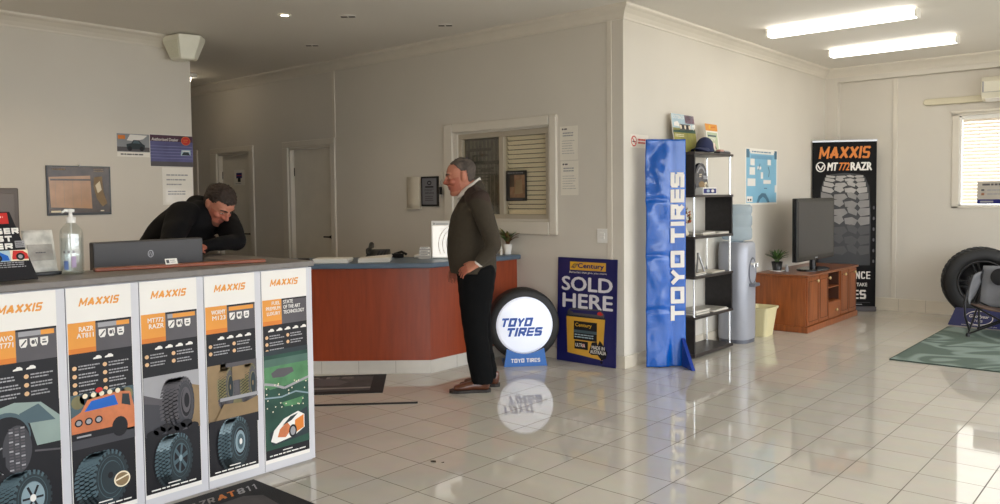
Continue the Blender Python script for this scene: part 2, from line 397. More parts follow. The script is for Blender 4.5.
# dark office behind the serving window
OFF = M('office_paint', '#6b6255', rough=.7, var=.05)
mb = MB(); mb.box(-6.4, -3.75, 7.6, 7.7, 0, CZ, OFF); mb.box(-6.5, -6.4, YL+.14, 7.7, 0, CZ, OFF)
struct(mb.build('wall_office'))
# backs of the rooms behind the doors are closed by the door leaves themselves
COVE = [(0, 2.878), (.012, 2.878), (.016, 2.895), (.034, 2.925), (.062, 2.955), (.082, 2.968), (.088, 2.975), (.092, 2.99), (0, 2.99)]
sweep('trim_1', [(-12.16, YL), (XW, YL), (XW, 10.4), (2.2, 10.4)], COVE, TRIM)
sweep('trim_2', [(-7.39, -2.2), (-7.39, 3.74)], COVE, TRIM)
SK = lambda h: [(0, 0), (.014, 0), (.014, h-.004), (.01, h), (0, h)]
sweep('baseboard_left', [(-9.0, YL), (-8.40, YL)], SK(.10), SKIRT)
sweep('baseboard_wing', [(-7.36, YL), (XW, YL), (XW, 10.4), (XW+.15, 10.4)], SK(.10), SKIRT)
sweep('baseboard_back', [(XW+.15, YB), (2.2, YB)], SK(.15), SKIRT)
GROUT = M('grout_line', '#8f8474', rough=.7, var=.05)
# grout joints of the skirting tiles
mb = MB()
for i in range(18): mb.box(-3.30+i*.3, -3.297+i*.3, YB-.0148, YB-.01, .003, .147, GROUT)
for i in range(15): mb.box(XW+.01, XW+.0148, 5.85+i*.3, 5.853+i*.3, .003, .097, GROUT)
struct(mb.build('trim_3'))
# joint cover strips on the panelled walls
mb = MB()
mb.box(-7.40, -7.355, YL-.010, YL, 2.13, 2.88, TRIM)
mb.box(-3.715, -3.668, YL-.010, YL, .10, 2.88, TRIM)
mb.box(-2.785, -2.735, YB-.010, YB, .15, 2.82, TRIM)
struct(mb.build('trim_4', bevel=.003))

# doors: architrave + recessed leaf
HANDLE = M('dark_handle', '#2a2622', rough=.35, metal=.7, var=.05)
def door(n, x0, x1, left=.11, right=.085, handle_right=True):
    mb = MB(); y = YL
    mb.box(x0-left, x0, y-.022, y, 0, 2.06, TRIM); mb.box(x1, x1+right, y-.022, y, 0, 2.06, TRIM)
    mb.box(x0-left, x1+right, y-.022, y, 2.06, 2.13, TRIM)
    mb.box(x0, x0+.03, y, y+.14, 0, 2.06, TRIM); mb.box(x1-.03, x1, y, y+.14, 0, 2.06, TRIM); mb.box(x0, x1, y, y+.14, 2.03, 2.06, TRIM)
    fr = struct(mb.build('door_%d' % n, bevel=.006, origin=((x0+x1)/2, y, 0)))
    lf = MB().box(x0+.032, x1-.032, y+.055, y+.092, .008, 2.028, DOORP).build('door_leaf', fr, bevel=.003)
    h = MB(); hx = x1-.085 if handle_right else x0+.085
    h.lathe([(.026, 0), (.026, .008), (.012, .012), (.010, .045)], (hx, y+.055, 1.0), (0, -1, 0), HANDLE, 16, caps=True)
    h.tube([(hx, y+.015, 1.0), (hx+(-.1 if handle_right else .1), y+.015, 1.0)], .009, HANDLE, 10)
    h.build('door_handle', lf)
    hg = MB()
    for z in (.3, 1.72): hg.box((x0+.033) if handle_right else (x1-.043), (x0+.043) if handle_right else (x1-.033), y+.049, y+.056, z, z+.1, HANDLE)
    hg.build('hinge', lf)
    return fr
door(1, *D1); d2 = door(2, *D2, left=.16, right=.10); door(3, *D3, left=.12, right=.14)

# serving window in the left wall
x0, x1, z0, z1 = WN
mb = MB()
ow, ox, oz0, oz1 = -5.62, -4.23, 1.095, 2.155
for a, b, c, d in ((ow, -5.50, oz0, oz1), (-4.315, ox, oz0, oz1)): mb.box(a, b, YL-.03, YL, c, d, TRIM)
mb.box(-5.50, -4.315, YL-.03, YL, 2.065, oz1, TRIM); mb.box(-5.50, -4.315, YL-.03, YL, oz0, 1.215, TRIM)
win = struct(mb.build('window_1', bevel=.012, seg=3, origin=((x0+x1)/2, YL, z0)))
WF = M('aluminium_cream', '#b9ae9b', rough=.35, metal=.15, var=.02)
fr = MB()
fr.box(x0, x1, YL+.02, YL+.09, z0, z0+.04, WF); fr.box(x0, x1, YL+.02, YL+.09, z1-.05, z1, WF)
fr.box(x0, x0+.045, YL+.02, YL+.09, z0+.04, z1-.05, WF); fr.box(x1-.045, x1, YL+.02, YL+.09, z0+.04, z1-.05, WF)
fr.box(-4.93, -4.875, YL+.015, YL+.085, z0+.04, z1-.05, WF)
fr.build('window_frame', win, bevel=.004)
MB().box(x0+.045, x1-.045, YL+.05, YL+.055, z0+.04, z1-.05, GLASS).build('pane', win)
# the left sash is covered from behind with a dark film
FILM = M('dark_window_film', '#4b4742', rough=.3, var=.35, vscale=18)
FILML = M('dark_window_print', '#6d665c', rough=.4, var=.2)
FILMD = M('dark_window_print_black', '#2a2724', rough=.4, var=.1)
mb = MB(); g = board(mb, (x0+.05, YL+.066, z0+.045), (1, 0, 0), (0, 0, 1), .475, z1-z0-.1, .004, FILM)
for i in range(9): g.rect(.02+i*.05, .01, .03+i*.05+.004*(i % 3), .7, FILML)
g.up()
g.rect(.06, .60, .34, .628, FILMD); g.rect(.10, .55, .30, .57, FILMD); g.rect(.05, .47, .44, .505, FILMD)
g.scribble(.06, .30, .40, .45, 5, FILMD, seed=3); g.rect(.2, .40, .33, .43, FILMD)
mb.build('window_film', win)
SLATI = M('cream_blind_slat', '#f2e6cf', rough=.5, var=.02)
mb = MB(); n = 17; zz0, zz1 = z0+.07, z1-.07
for i in range(n):
    z = zz0+(zz1-zz0)*i/(n-1)
    mb.obox((-4.87, YL+.085, z), (1, 0, 0), (0, -.42, .907), (0, -.907, -.42), (-.005, .485), (-.0188, .0188), (-.0008, .0008), SLATI)
mb.box(-4.862, -4.39, YL+.074, YL+.098, z0+.042, z0+.056, SLATI)
for x in (-4.80, -4.44): mb.box(x, x+.002, YL+.07, YL+.071, z0+.05, z1-.05, SLATI)
mb.build('venetian_blind', win)

# back window with blind
x0, x1, z0, z1 = WB
mb = MB()
for a, b, c, d in ((x0-.07, x0, z0-.02, z1+.02), (x1, x1+.07, z0-.02, z1+.02)): mb.box(a, b, YB-.012, YB, c, d, TRIM)
mb.box(x0-.07, x1+.07, YB-.012, YB, z1, z1+.045, TRIM); mb.box(x0-.07, x1+.07, YB-.012, YB, z0-.02, z0, TRIM)
mb.box(x0-.075, x1+.075, YB-.05, YB-.012, z1+.03, z1+.06, TRIM)
w2 = struct(mb.build('window_2', bevel=.004, origin=((x0+x1)/2, YB, z0)))
fr = MB()
fr.box(x0, x1, YB+.01, YB+.09, z0, z0+.022, WHITE); fr.box(x0, x1, YB+.01, YB+.09, z1-.022, z1, WHITE)
fr.box(x0, x0+.025, YB+.01, YB+.09, z0, z1, WHITE); fr.box(x1-.025, x1, YB+.01, YB+.09, z0, z1, WHITE)
fr.build('window_frame', w2, bevel=.003)
MB().box(x0+.02, x1-.02, YB+.088, YB+.093, z0+.02, z1-.02, GLASS).build('pane', w2)
mb = MB(); n = 25; th = math.radians(43); zz0, zz1 = z0+.045, z1-.06
for i in range(n):
    z = zz0+(zz1-zz0)*i/(n-1)
    mb.obox((x0+.03, YB+.045, z), (1, 0, 0), (0, math.cos(th), math.sin(th)), (0, -math.sin(th), math.cos(th)), (0, x1-x0-.06), (-.025, .025), (-.0006, .0006), SLAT)
mb.box(x0+.028, x1-.028, YB+.02, YB+.06, z1-.045, z1-.022, WHITE)
for x in (x0+.2, x0+.68, x1-.2): mb.box(x, x+.003, YB+.018, YB+.019, z0+.03, z1-.03, WHITE)
mb.build('venetian_blind', w2)
SKY = 6.0; EXPOSURE = -0.04
# ------------------------------------------------------------------ front counter with tyre posters
CARC = M('counter_white_laminate', '#c6c4c8', rough=.35, var=.02)
TOPG = M('counter_grey_laminate', '#6d6660', rough=.4, var=.08, vscale=30)
GAP = M('shadow_gap_black', '#2b2622', rough=.8, var=.05)
fc = thing('reception_counter', 'white front counter faced with tall tyre posters under a grey worktop', 'counter', (-3.95, 1.5, 0))
FX = -3.64
MB().box(-4.05, FX-.02, .2, 2.612, 0, 1.07, CARC).build('carcass', fc, bevel=.003)
mb = MB()
mb.box(-4.06, FX+.015, .2, 2.625, 1.072, 1.102, TOPG)
mb.build('worktop', fc, bevel=.004, fix=True)
sc_ = thing('side_counter', 'narrow grey topped side counter the man in black leans on', 'counter', (-4.4, 2.5, 0))
MB().box(-4.62, -4.064, 2.375, 2.625, 1.072, 1.102, TOPG).build('worktop', sc_, bevel=.004); MB().box(-4.60, -4.066, 2.40, 2.60, 0, 1.072, CARC).build('carcass', sc_, bevel=.003)
NAMES = [('BRAVO', 'AT771'), ('RAZR', 'AT811'), ('MT772', 'RAZR'), ('WORMY', 'M123'), None]
ORANGEB = M('jeep_orange', '#bd6a3c', rough=.3, var=.15, vscale=20)
PALEC = M('car_pale_green', '#84948d', rough=.3, var=.1)
BULL = M('bullet_pale_orange', '#d9ae80', rough=.5, var=.1)
STICK = M('sticker_cream', '#e6d9bd', rough=.5, var=.03)
LBL = ['poster with a pale car wheel arch above a silver rimmed tyre', 'poster with an orange off-roader above a tyre with a round sticker', 'poster with a muddy tyre on rocks above a dark rimmed tyre', 'poster with a truck on tan ground above a chunky tyre', 'poster with a green race track above a white and orange sports car']
for i in range(5):
    y0 = 1.0405+.3165*i; W = .272
    mb = MB(); mb.box(FX-.018, FX, y0-.004, y0+.309, .012, 1.066, CARC)
    g = G(mb, (FX, y0, 0))
    g.rect(-.002, .05, W+.002, 1.064, PWHITE); g.up()
    g.block('MAXXIS', .047, .982, .036, ORANGE, .168, t=.27, shear=.28, gap=.12)
    g.rect(0, .07, W, .778, PINK); g.rect(.115, .778, W, .912, PGREY); g.rect(0, .778, .115, .912, ORANGE); g.up()
    g.rect(0, .778, .115, .80, ORANGED); g.rect(.115, .904, W, .912, PINK); g.up()
    if NAMES[i]:
        g.text(NAMES[i][0], .106, .872, .021, PWHITE, bold=.03, align='r', w=.075 if i != 1 else .06)
        g.text(NAMES[i][1], .106, .844, .021, PWHITE, bold=.03, align='r', w=.07)
        g.rect(.125, .882, .262, .902, PMID); g.up(); g.rect([.21, .205, .15, .125, 0][i], .882, .262, .902, ORANGE)
        for k in range(3):
            a = .128+.040*k; g.poly([(a, .872), (a+.03, .872), (a+.03, .848), (a+.024, .836), (a+.006, .836), (a, .848)], PWHITE)
        g.up()
        for k in range(3):
            a = .128+.040*k
            if k == 0: g.line([(a+.006, .842), (a+.026, .866)], .006, PGREY)
            elif k == 1: g.ell(a+.012, .855, .007, .009, PGREY, 12); g.line([(a+.02, .866), (a+.026, .844)], .004, PGREY)
            else: g.rect(a+.006, .846, a+.024, .853, PGREY); g.rect(a+.008, .858, a+.02, .863, PGREY)
    else:
        for k, t in enumerate(('FUEL', 'PREMIUM', 'LUXURY')): g.text(t, .106, .884-.027*k, .018, PWHITE, bold=.03, align='r', w=(.05, .085, .08)[k])
        for k, t in enumerate(('STATE', 'OF THE ART', 'TECHNOLOGY')): g.text(t, .126, .884-.027*k, .019, PWHITE, bold=.035, w=(.06, .105, .13)[k])
    nc = [2, 2, 4, 4, 5][i]
    for k in range(nc):
        a = (.10 if nc == 2 else .06 if nc == 4 else .03)+.05*k; l = .036
        g.poly([(a, .744), (a+.03*l, .750), (a+.3*l, .753), (a+.42*l, .759), (a+.75*l, .759), (a+l, .752), (a+l, .744)], PWHITE)
    g.up()
    rows = [3, 4, 2, 2, 3][i]
    for col in range(2):
        for k in range(rows if (col == 0 or i != 4) else 2):
            a, b = .012+.128*col, .715-.036*k
            g.ell(a+.009, b, .0095, .0095, BULL, 14); g.scribble(a+.025, b-.013, a+.115, b+.013, 2, PMID, h=.006, seed=i*31+k*7+col)
    g.up()
    if i == 0:
        g.poly([(0, .585), (.06, .60), (.272, .60), (.272, .34), (0, .30)], PINK); g.up()
        g.poly([(.0, .52), (.05, .55), (.12, .56), (.155, .52), (.18, .42), (.272, .42), (.272, .53), (.2, .60), (.1, .615), (0, .59)], PALEC); g.up()
        g.poly([(.115, .565), (.15, .52), (.255, .515), (.19, .595)], TEALM); g.up()
        g.ell(.065, .475, .092, .105, TEALM); g.up(); g.ell(.068, .462, .085, .10, PINK); g.up()
        g.ell(.105, .42, .055, .10, DGREY); g.up()
        for q in range(14):
            for p_ in range(3): g.rect(.075+.022*p_, .335+.013*q, .09+.022*p_, .342+.013*q, PMID if (q+p_) % 3 == 0 else PGREY)
        g.up(); g.rect(.0, .335, .06, .40, PINK); g.line([(0, .42), (.05, .44)], .006, PMID); g.line([(.02, .36), (.05, .33)], .004, PMID); g.line([(.17, .40), (.27, .385)], .008, PGREY); g.up()
        g.tyre(.125, .205, .075, .118, .030, TEAL, TEALM, TEALM, PINK, 6, seed=1); g.ell(.155, .205, .045, .068, TEALL); g.up()
        for q in range(6):
            t = q*PI/3; g.line([(.155, .205), (.155+.04*math.cos(t), .205+.057*math.sin(t))], .009, PINK)
        g.up(); g.ell(.155, .205, .012, .016, PWHITE, 14)
    elif i == 1:
        g.rect(0, .40, W, .60, TEALM); g.rect(0, .36, W, .44, DGREY); g.up()
        for q in range(7): g.ell(.03+.035*q, .565+.012*(q % 2), .028, .03, TEAL if q % 2 else OLIVE, 12)
        g.up(); g.poly([(.0, .40), (.0, .50), (.04, .52), (.07, .57), (.2, .585), (.255, .575), (.272, .5), (.272, .41)], ORANGEB); g.up()
        g.poly([(.055, .52), (.085, .562), (.185, .572), (.2, .525)], BLUE); g.poly([(.215, .525), (.22, .57), (.25, .565), (.255, .51)], TEAL); g.up()
        for q in range(5): g.ell(.06+.035*q, .588, .011, .011, STICK, 12)
        g.ell(.12, .605, .016, .012, RED, 10)
        for q in range(3): g.ell(.03+.042*q, .475, .017, .017, PINK, 14)
        g.rect(.0, .40, .20, .43, PINK); g.up()
        for q in range(3): g.ell(.03+.042*q, .475, .011, .011, PMID, 12)
        g.ell(.205, .425, .035, .045, PINK, 18); g.rect(.02, .41, .08, .418, PMID); g.up()
        g.tyre(.125, .205, .078, .125, .034, TEAL, TEALM, TEALM, PINK, 0, seed=2); g.ell(.16, .205, .045, .072, TEAL); g.up(); g.ell(.155, .215, .012, .015, PINK, 12); g.up()
        g.ell(.205, .185, .036, .036, STICK, 24); g.up(); g.ell(.205, .185, .030, .030, TAN, 24); g.up(); g.poly([(.176, .18), (.234, .196), (.234, .203), (.176, .187)], STICK)
    elif i == 2:
        g.rect(0, .34, W, .62, PGREY); g.up(); g.poly([(0, .62), (W, .62), (W, .5), (.2, .54), (.1, .5), (0, .54)], PMID); g.up()
        g.poly([(0, .5), (.08, .48), (.12, .34), (0, .34)], DGREY); g.poly([(.21, .56), (W, .54), (W, .34), (.19, .36)], TAN); g.up()
        g.tyre(.165, .47, .045, .125, .035, DGREY, PGREY, PGREY, PINK, 0, seed=4); g.ell(.203, .48, .022, .06, PGREY, 20); g.up(); g.ell(.205, .48, .013, .036, PINK, 16); g.up()
        for q in range(7): g.ell(.035+.033*q, .35+.01*(q % 3), .03, .02, PINK, 10)
        g.up(); g.tyre(.138, .21, .062, .120, .027, TEAL, TEALM, TEALL, PINK, 6, lug=1.1, seed=5)
    elif i == 3:
        g.rect(0, .34, W, .62, OLIVE); g.up(); g.poly([(0, .62), (.1, .62), (.07, .34), (0, .34)], TAN); g.poly([(.07, .62), (W, .62), (W, .42), (.06, .44)], PGREY); g.up()
        for cx in (.10, .225):
            g.tyre(cx, .50, .026, .10, .02, PGREY, OLIVE, TAN, TEAL, 0, seed=6)
        g.rect(.06, .435, W, .452, PMID); g.rect(.13, .53, .20, .60, TAN); g.up(); g.poly([(.03, .34), (W, .34), (W, .43), (.2, .41), (.08, .42)], TAN); g.up()
        g.rect(0, .30, W, .345, PINK); g.up(); g.tyre(.135, .215, .058, .126, .026, TEAL, TEALM, TEALL, PINK, 0, lug=1.25, seed=8); g.ell(.162, .215, .028, .058, TEALL, 20); g.up(); g.ell(.164, .215, .018, .040, TEALM, 16); g.up(); g.ell(.165, .215, .008, .016, PWHITE, 12)
    else:
        g.rect(0, .12, W, .62, GREEND); g.rect(0, .62, W, .645, TEAL); g.up(); g.rect(0, .45, W, .56, GREENP); g.rect(0, .56, W, .60, M('print_haze_green', '#4c685c', rough=.5, var=.2)); g.up()
        g.poly([(.0, .50), (.03, .535), (.2, .55), (W, .535), (W, .48), (.16, .45), (.03, .44)], GREENP); g.up()
        g.poly([(.04, .525), (.08, .545), (.17, .54), (.18, .515), (.12, .495), (.05, .50)], PGREY)
        g.line([(0, .475), (.06, .46), (.12, .435), (W, .47)], .013, PMID); g.line([(0, .40), (.1, .39), (.19, .405), (W, .38)], .008, TEALL); g.poly([(.1, .36), (.24, .37), (.22, .33), (.12, .335)], GREENP); g.up()
        r = random.Random(5)
        for q in range(26): g.ell(r.uniform(.01, .26), r.uniform(.31, .47), .004, .004, STICK, 8)
        g.poly([(.02, .21), (.26, .31), (.27, .16), (.04, .14)], TEAL); g.up()
        g.poly([(.03, .165), (.05, .22), (.11, .27), (.2, .295), (.24, .27), (.24, .2), (.17, .165), (.06, .15)], PWHITE); g.up()
        g.poly([(.07, .18), (.085, .22), (.13, .25), (.16, .21), (.12, .17)], ORANGEB); g.poly([(.18, .25), (.235, .27), (.235, .20), (.175, .18)], ORANGED); g.up(); g.ell(.165, .195, .025, .035, PINK, 16); g.up(); g.poly([(.10, .235), (.15, .275), (.2, .285), (.16, .255)], TEAL); g.ell(.165, .195, .016, .024, PMID, 14)
    g.up(); g.scribble(.02, .082, .25, .096, 1, PWHITE, h=.006, seed=i, ragged=.05); g.rect(.10, .103, .16, .108, PWHITE)
    tag(mb.build('door_panel', fc), LBL[i])
mb = MB()
for i in range(6): mb.box(FX-.014, FX-.004, 1.0345+.3165*(i)-.0015, 1.0365+.3165*i, .012, 1.066, GAP)
mb.build('panel_joint', fc)
MB().box(FX-.018, FX, .2, 1.034, .012, 1.066, CARC).build('blank_panel', fc)

# things on the front counter
WOODR = M('red_timber', '#8a4628', rough=.4, var=.12, kind='wood')
st = MB(); st.obox((-3.95, 1.60, 1.1025), (.22, .97, 0), (.97, -.22, 0), (0, 0, 1), (0, .83), (-.03, .03), (0, .017), WOODR)
tag(st.build('timber_strip', bevel=.004), 'long thin reddish timber strip lying along the grey counter top', 'timber')

t = thing('hand_sanitizer', 'clear pump bottle of hand sanitizer with white pump on the counter', 'bottle', (-3.90, 1.485, 1.102))
def bottle_profile(sc): return [(.004, 0), (.046*sc, .002), (.049*sc, .012), (.049*sc, .185), (.045*sc, .205), (.03*sc, .225), (.018*sc, .236), (.018*sc, .244)]
MB().lathe(bottle_profile(1), (-3.90, 1.485, 1.102), (0, 0, 1), CLEAR, 32, caps=True).build('bottle', t)
MB().lathe([(.002, .004), (.045, .004), (.045, .168), (.002, .168)], (-3.90, 1.485, 1.102), (0, 0, 1), GEL, 28).build('gel', t)
pm = MB(); pm.lathe([(.021, .238), (.021, .262), (.009, .266), (.007, .285), (.016, .287), (.017, .299), (.004, .302)], (-3.90, 1.485, 1.102), (0, 0, 1), WHITE, 20, caps=True)
pm.tube([(-3.90, 1.485, 1.395), (-3.895, 1.46, 1.397), (-3.89, 1.445, 1.388)], [.008, .007, .005], WHITE, 8)
pm.tube([(-3.90, 1.485, 1.35), (-3.90, 1.485, 1.12)], .0035, WHITE, 6); pm.build('pump', t)
lb = MB(); LBLUE = M('label_blue', '#6d86bd', rough=.4, var=.08)
for k in range(3):
    ang0 = math.atan2(-.5, .86)+.0
    for (z0, z1, da, mt) in (((.025, .065, (-.55, -.15), LBLUE), (.035, .085, (.1, .5), M('label_mauve', '#a48fae', rough=.4, var=.1)), (.10, .16, (-.6, .6), PMID))[k],):
        rs = []
        for j in range(7):
            aa = ang0+da[0]+(da[1]-da[0])*j/6
            rs.append([(-3.90+.0496*math.cos(aa), 1.485+.0496*math.sin(aa), 1.102+z) for z in (z0, z1)])
        for q in range(6):
            if k < 2 or q % 2 == 0: lb.add([rs[q][0], rs[q+1][0], rs[q+1][1] if k < 2 else (V(rs[q+1][0])+V((0, 0, .012))), rs[q][1] if k < 2 else (V(rs[q][0])+V((0, 0, .012)))], [(0, 1, 2, 3)], mt)
lb.build('label', t)

t = thing('counter_card', 'black leaning advertising card with red header at the left end of the counter', 'sign', (-3.80, 1.10, 1.102))
lean = V((-.11, 0, .285)).normalized()
mb = MB(); mb.prism([(-3.76, .80, 1.1065), (-3.76, 1.292, 1.1065), V((-3.76, 1.225, 1.1065))+lean*.31, V((-3.76, .80, 1.1065))+lean*.31], (-.006, 0, -.003), PINK)
g = G(mb, (-3.76, .80, 1.1065), (0, 1, 0), lean)
g.rect(0, .255, .415, .305, RED); g.rect(.20, .18, .40, .182, PINK); g.up(); g.scribble(.18, .277, .40, .298, 1, PWHITE, h=.007, seed=2, ragged=.02); g.text('LER', .16, .261, .010, PWHITE, w=.2, bold=.03)
g.block('STRONGER', .185, .208, .027, PWHITE, .263, t=.3); g.block('QUIETEST', .185, .174, .026, PWHITE, .232, t=.3); g.block('EVER', .285, .140, .026, PWHITE, .13, t=.3)
g.rect(.425, .145, .462, .176, PMID); g.up(); g.scribble(.428, .148, .46, .173, 3, PGREY, seed=5)
g.rect(.10, .085, .468, .134, SKYP); g.up(); g.rect(.40, .085, .468, .134, STICK); g.up(); g.poly([(.405, .10), (.412, .132), (.45, .130), (.466, .115), (.468, .092), (.405, .092)], RED); g.poly([(.3, .09), (.32, .12), (.36, .128), (.39, .11), (.395, .088)], BLUE); g.up()
g.ell(.437, .104, .017, .017, PINK, 16); g.ell(.35, .10, .017, .017, PINK, 16); g.up(); g.ell(.437, .104, .009, .009, PMID, 12); g.ell(.35, .10, .009, .009, PMID, 12)
g.scribble(.20, .05, .33, .08, 3, PMID, seed=7); g.scribble(.345, .055, .455, .083, 3, PMID, seed=8); g.text('SAILUN', .26, .028, .014, PWHITE, w=.07, bold=.03) if False else g.rect(.26, .028, .33, .040, PMID); g.scribble(.24, .012, .36, .02, 1, PMID, seed=9)
mb.build('card', t); MB().prism([(-3.83, 1.15, 1.1065), (-3.90, 1.15, 1.1065), (-3.852, 1.15, 1.30)], (0, .005, 0), PINK).build('prop_stand', t)

t = thing('brochure_holder', 'crinkled clear plastic brochure holder behind the sanitizer bottle', 'holder', (-3.97, 1.40, 1.102))
BAG = M('silver_grey_sheet', '#b3aca4', rough=.25, var=.25, vscale=14)
lean2 = V((-.06, 0, .2)).normalized()
mb = MB(); nx, nz = 10, 9; o = V((-3.965, 1.318, 1.118)); n = V((lean2.z, 0, -lean2.x))
vs = []
for j in range(nz+1):
    for i in range(nx+1):
        q = o+V((0, 1, 0))*(.128*i/nx)+lean2*(.198*j/nz); vs.append(q+n*(.007*mnoise.noise(q*38)))
mb.add(vs, [(j*(nx+1)+i, j*(nx+1)+i+1, (j+1)*(nx+1)+i+1, (j+1)*(nx+1)+i) for j in range(nz) for i in range(nx)], M('crinkled_film', '#d8d3ca', rough=.12, var=.3, vscale=16), True)
h = mb.build('plastic_sleeve', t); md = h.modifiers.new('thick', 'SOLIDIFY'); md.thickness = .003
mb = MB(); g = board(mb, o+n*.010+V((0, .012, 0))+lean2*.052, (0, 1, 0), lean2, .104, .075, .002, BAG); g.scribble(.03, .03, .075, .045, 1, PGREY, h=.005, seed=3); mb.build('leaflet', t)
MB().box(-4.02, -3.94, 1.30, 1.455, 1.1025, 1.118, BLACK).build('base', t, bevel=.003)

t = thing('cash_drawer_box', 'dark brown box edge standing on the desk behind the leaning black card', 'box', (-4.33, 1.22, .75))
BRG = M('dark_taupe_plastic', '#55483f', rough=.5, var=.06)
MB().box(-4.40, -4.27, .95, 1.395, .752, 1.505, BRG).build('case', t, bevel=.006); MB().box(-4.2745, -4.2685, .97, 1.375, .80, 1.48, M('taupe_panel', '#5f5147', rough=.45, var=.05)).build('front_panel', t, bevel=.003)

# desk behind the counter, with the monitor
DESK = M('desk_laminate', '#6a6158', rough=.4, var=.06)
dk = thing('staff_desk', 'low grey staff desk behind the poster counter', 'desk', (-4.5, 1.4, 0))
MB().box(-4.62, -4.07, .3, 2.36, .72, .75, DESK).build('desktop', dk, bevel=.003)
for y in (.32, 2.30): MB().box(-4.6, -4.09, y, y+.04, 0, .72, DESK).build('side_panel', dk)
mo = thing('computer_monitor', 'back of a wide dark grey monitor behind the timber strip', 'monitor', (-4.36, 2.03, .75))
MON = M('monitor_grey', '#3d3a3b', rough=.45, var=.05)
MB().box(-4.305, -4.25, 1.722, 2.322, .865, 1.226, MON).build('housing', mo, bevel=.008)
MB().box(-4.310, -4.3045, 1.735, 2.31, .88, 1.213, BLACK).build('screen', mo)
MB().box(-4.295, -4.275, 1.98, 2.06, .76, .87, MON).build('neck', mo); MB().box(-4.40, -4.275, 1.90, 2.14, .7505, .762, MON).build('foot', mo, bevel=.004)
mb = MB(); g = G(mb, (-4.2495, 1.722, .865)); LG = M('monitor_logo', '#8d8a8b', rough=.3, metal=.5, var=.03)
g.ring(.297, .287, .016, .020, .004, LG, 20); g.line([(.29, .278), (.295, .297)], .003, LG); g.line([(.300, .276), (.306, .294)], .003, LG); g.line([(.33, .285), (.36, .285)], .006, MON); mb.build('emblem', mo)
mb = MB(); g = board(mb, (-3.838, 1.898, 1.1205), (0, 1, 0), (-.12, 0, .3), .062, .03, .0015, WHITEP); g.rect(.005, .006, .02, .024, PGREY); g.scribble(.026, .006, .058, .025, 2, PMID, seed=2)
tag(mb.build('price_card'), 'small white card propped on the timber strip before the monitor', 'card')

# ------------------------------------------------------------------ red reception counter
CHERRY = M('cherry_laminate', '#933f21', rough=.32, var=.045, kind='woodv')
BLUET = M('blue_grey_laminate', '#58697a', rough=.35, var=.05)
PLIN = M('plinth_tile', '#cfc9bf', rough=.15, var=.04)
rc = thing('wood_counter', 'red cherry wood reception counter with blue grey top and tiled plinth', 'counter', (-4.9, 4.8, 0))
d = V((-.763, -.646, 0)); A = V((-4.71, 4.54, 0)); E_ = A+d*2.45; nin = V((-.646, .763, 0))
E2 = V((-4.71, YL-.002, 0)); dep = .55
def cpoly(o_, back, z):
    # outline offset outward by o_ at the front, depth back
    a0 = A+V((o_, 0, 0))+V((0, -o_*.42, 0))
    return [V((q.x, q.y, z)) for q in (E2+V((o_, 0, 0)), a0, E_-nin*o_, E_+nin*back, A+nin*back+V((0, .30, 0))*0+V((-.05, .02, 0)), E2+V((-back, 0, 0)))]
MB().prism(cpoly(0, .5, .107), (0, 0, .76), CHERRY).build('body', rc, fix=True)
MB().prism(cpoly(.05, .62, .868), (0, 0, .042), BLUET).build('worktop', rc, bevel=.008, fix=True)
mb = MB(); mb.prism(cpoly(.008, .45, 0), (0, 0, .107), PLIN)
for k in range(1, 9):
    q = A+d*(.305*k-.02)-nin*.0085; mb.obox(q, d, nin, (0, 0, 1), (0, .003), (-.0005, .002), (.003, .104), GROUT)
for y in (4.84, 5.14, 5.44): mb.box(-4.703, -4.7015, y, y+.003, .003, .104, GROUT)
mb.build('plinth', rc, fix=True)
CT = .911
def papers(o, ang, w, h, n, name, label, cat, bend=0, group=None):
    u = V((math.cos(ang), math.sin(ang), 0)); v = V((-u.y, u.x, 0)); mb = MB()
    for k in range(n):
        r = random.Random(k*3+n); oo = V(o)+u*r.uniform(-.006, .006)+v*r.uniform(-.006, .006)+V((0, 0, .0045*k)); b_ = bend*(k+1)/n
        P0 = [oo-u*w/2-v*h/2, oo+u*w/2-v*h/2+V((0, 0, b_*.4)), oo+u*w/2+v*h/2+V((0, 0, b_)), oo-u*w/2+v*h/2]
        mb.prism(P0, (0, 0, .004), WHITEP)
    return tag(mb.build(name, fix=True), label, cat, group)
ang = math.atan2(.646, .763)
papers((-5.40, 4.10, CT), ang, .29, .21, 8, 'paper_stack', 'neat stack of white paper at the left of the red counter top', 'paper')
papers((-5.17, 4.36, CT), ang+.05, .26, .20, 7, 'loose_papers', 'slightly curled pile of white paper right of the neat stack', 'paper', bend=.02)
ph = thing('desk_phone', 'black desk telephone behind the piles of paper on the red counter', 'phone', (-5.44, 4.62, CT))
PHB = M('phone_black', '#1a1918', rough=.35, var=.1); u = V((math.cos(ang), math.sin(ang), 0)); v = V((-u.y, u.x, 0)); o = V((-5.44, 4.62, CT))
mb = MB(); mb.add([o+u*a+v*b+V((0, 0, c)) for a, b, c in ((-.10, -.10, 0), (.10, -.10, 0), (.10, .10, 0), (-.10, .10, 0), (-.095, -.095, .025), (.095, -.095, .025), (.095, .095, .075), (-.095, .095, .075))], [(3, 2, 1, 0), (4, 5, 6, 7), (0, 1, 5, 4), (1, 2, 6, 5), (2, 3, 7, 6), (3, 0, 4, 7)], PHB); mb.build('base', ph, bevel=.006)
mb = MB(); mb.tube([o+u*-.07+v*x+V((0, 0, z)) for x, z in ((-.09, .045), (-.08, .075), (0, .085), (.08, .115), (.09, .09))], [.02, .024, .015, .024, .02], PHB, 10); mb.build('handset', ph)
mb = MB()
for i in range(3):
    for j in range(4): mb.obox(o+u*(.0+.028*i)+v*(-.06+.03*j)+V((0, 0, .0335+.0079*j)), u, v, (0, 0, 1), (0, .018), (0, .016), (0, .006), DGREY)
mb.build('keypad', ph)
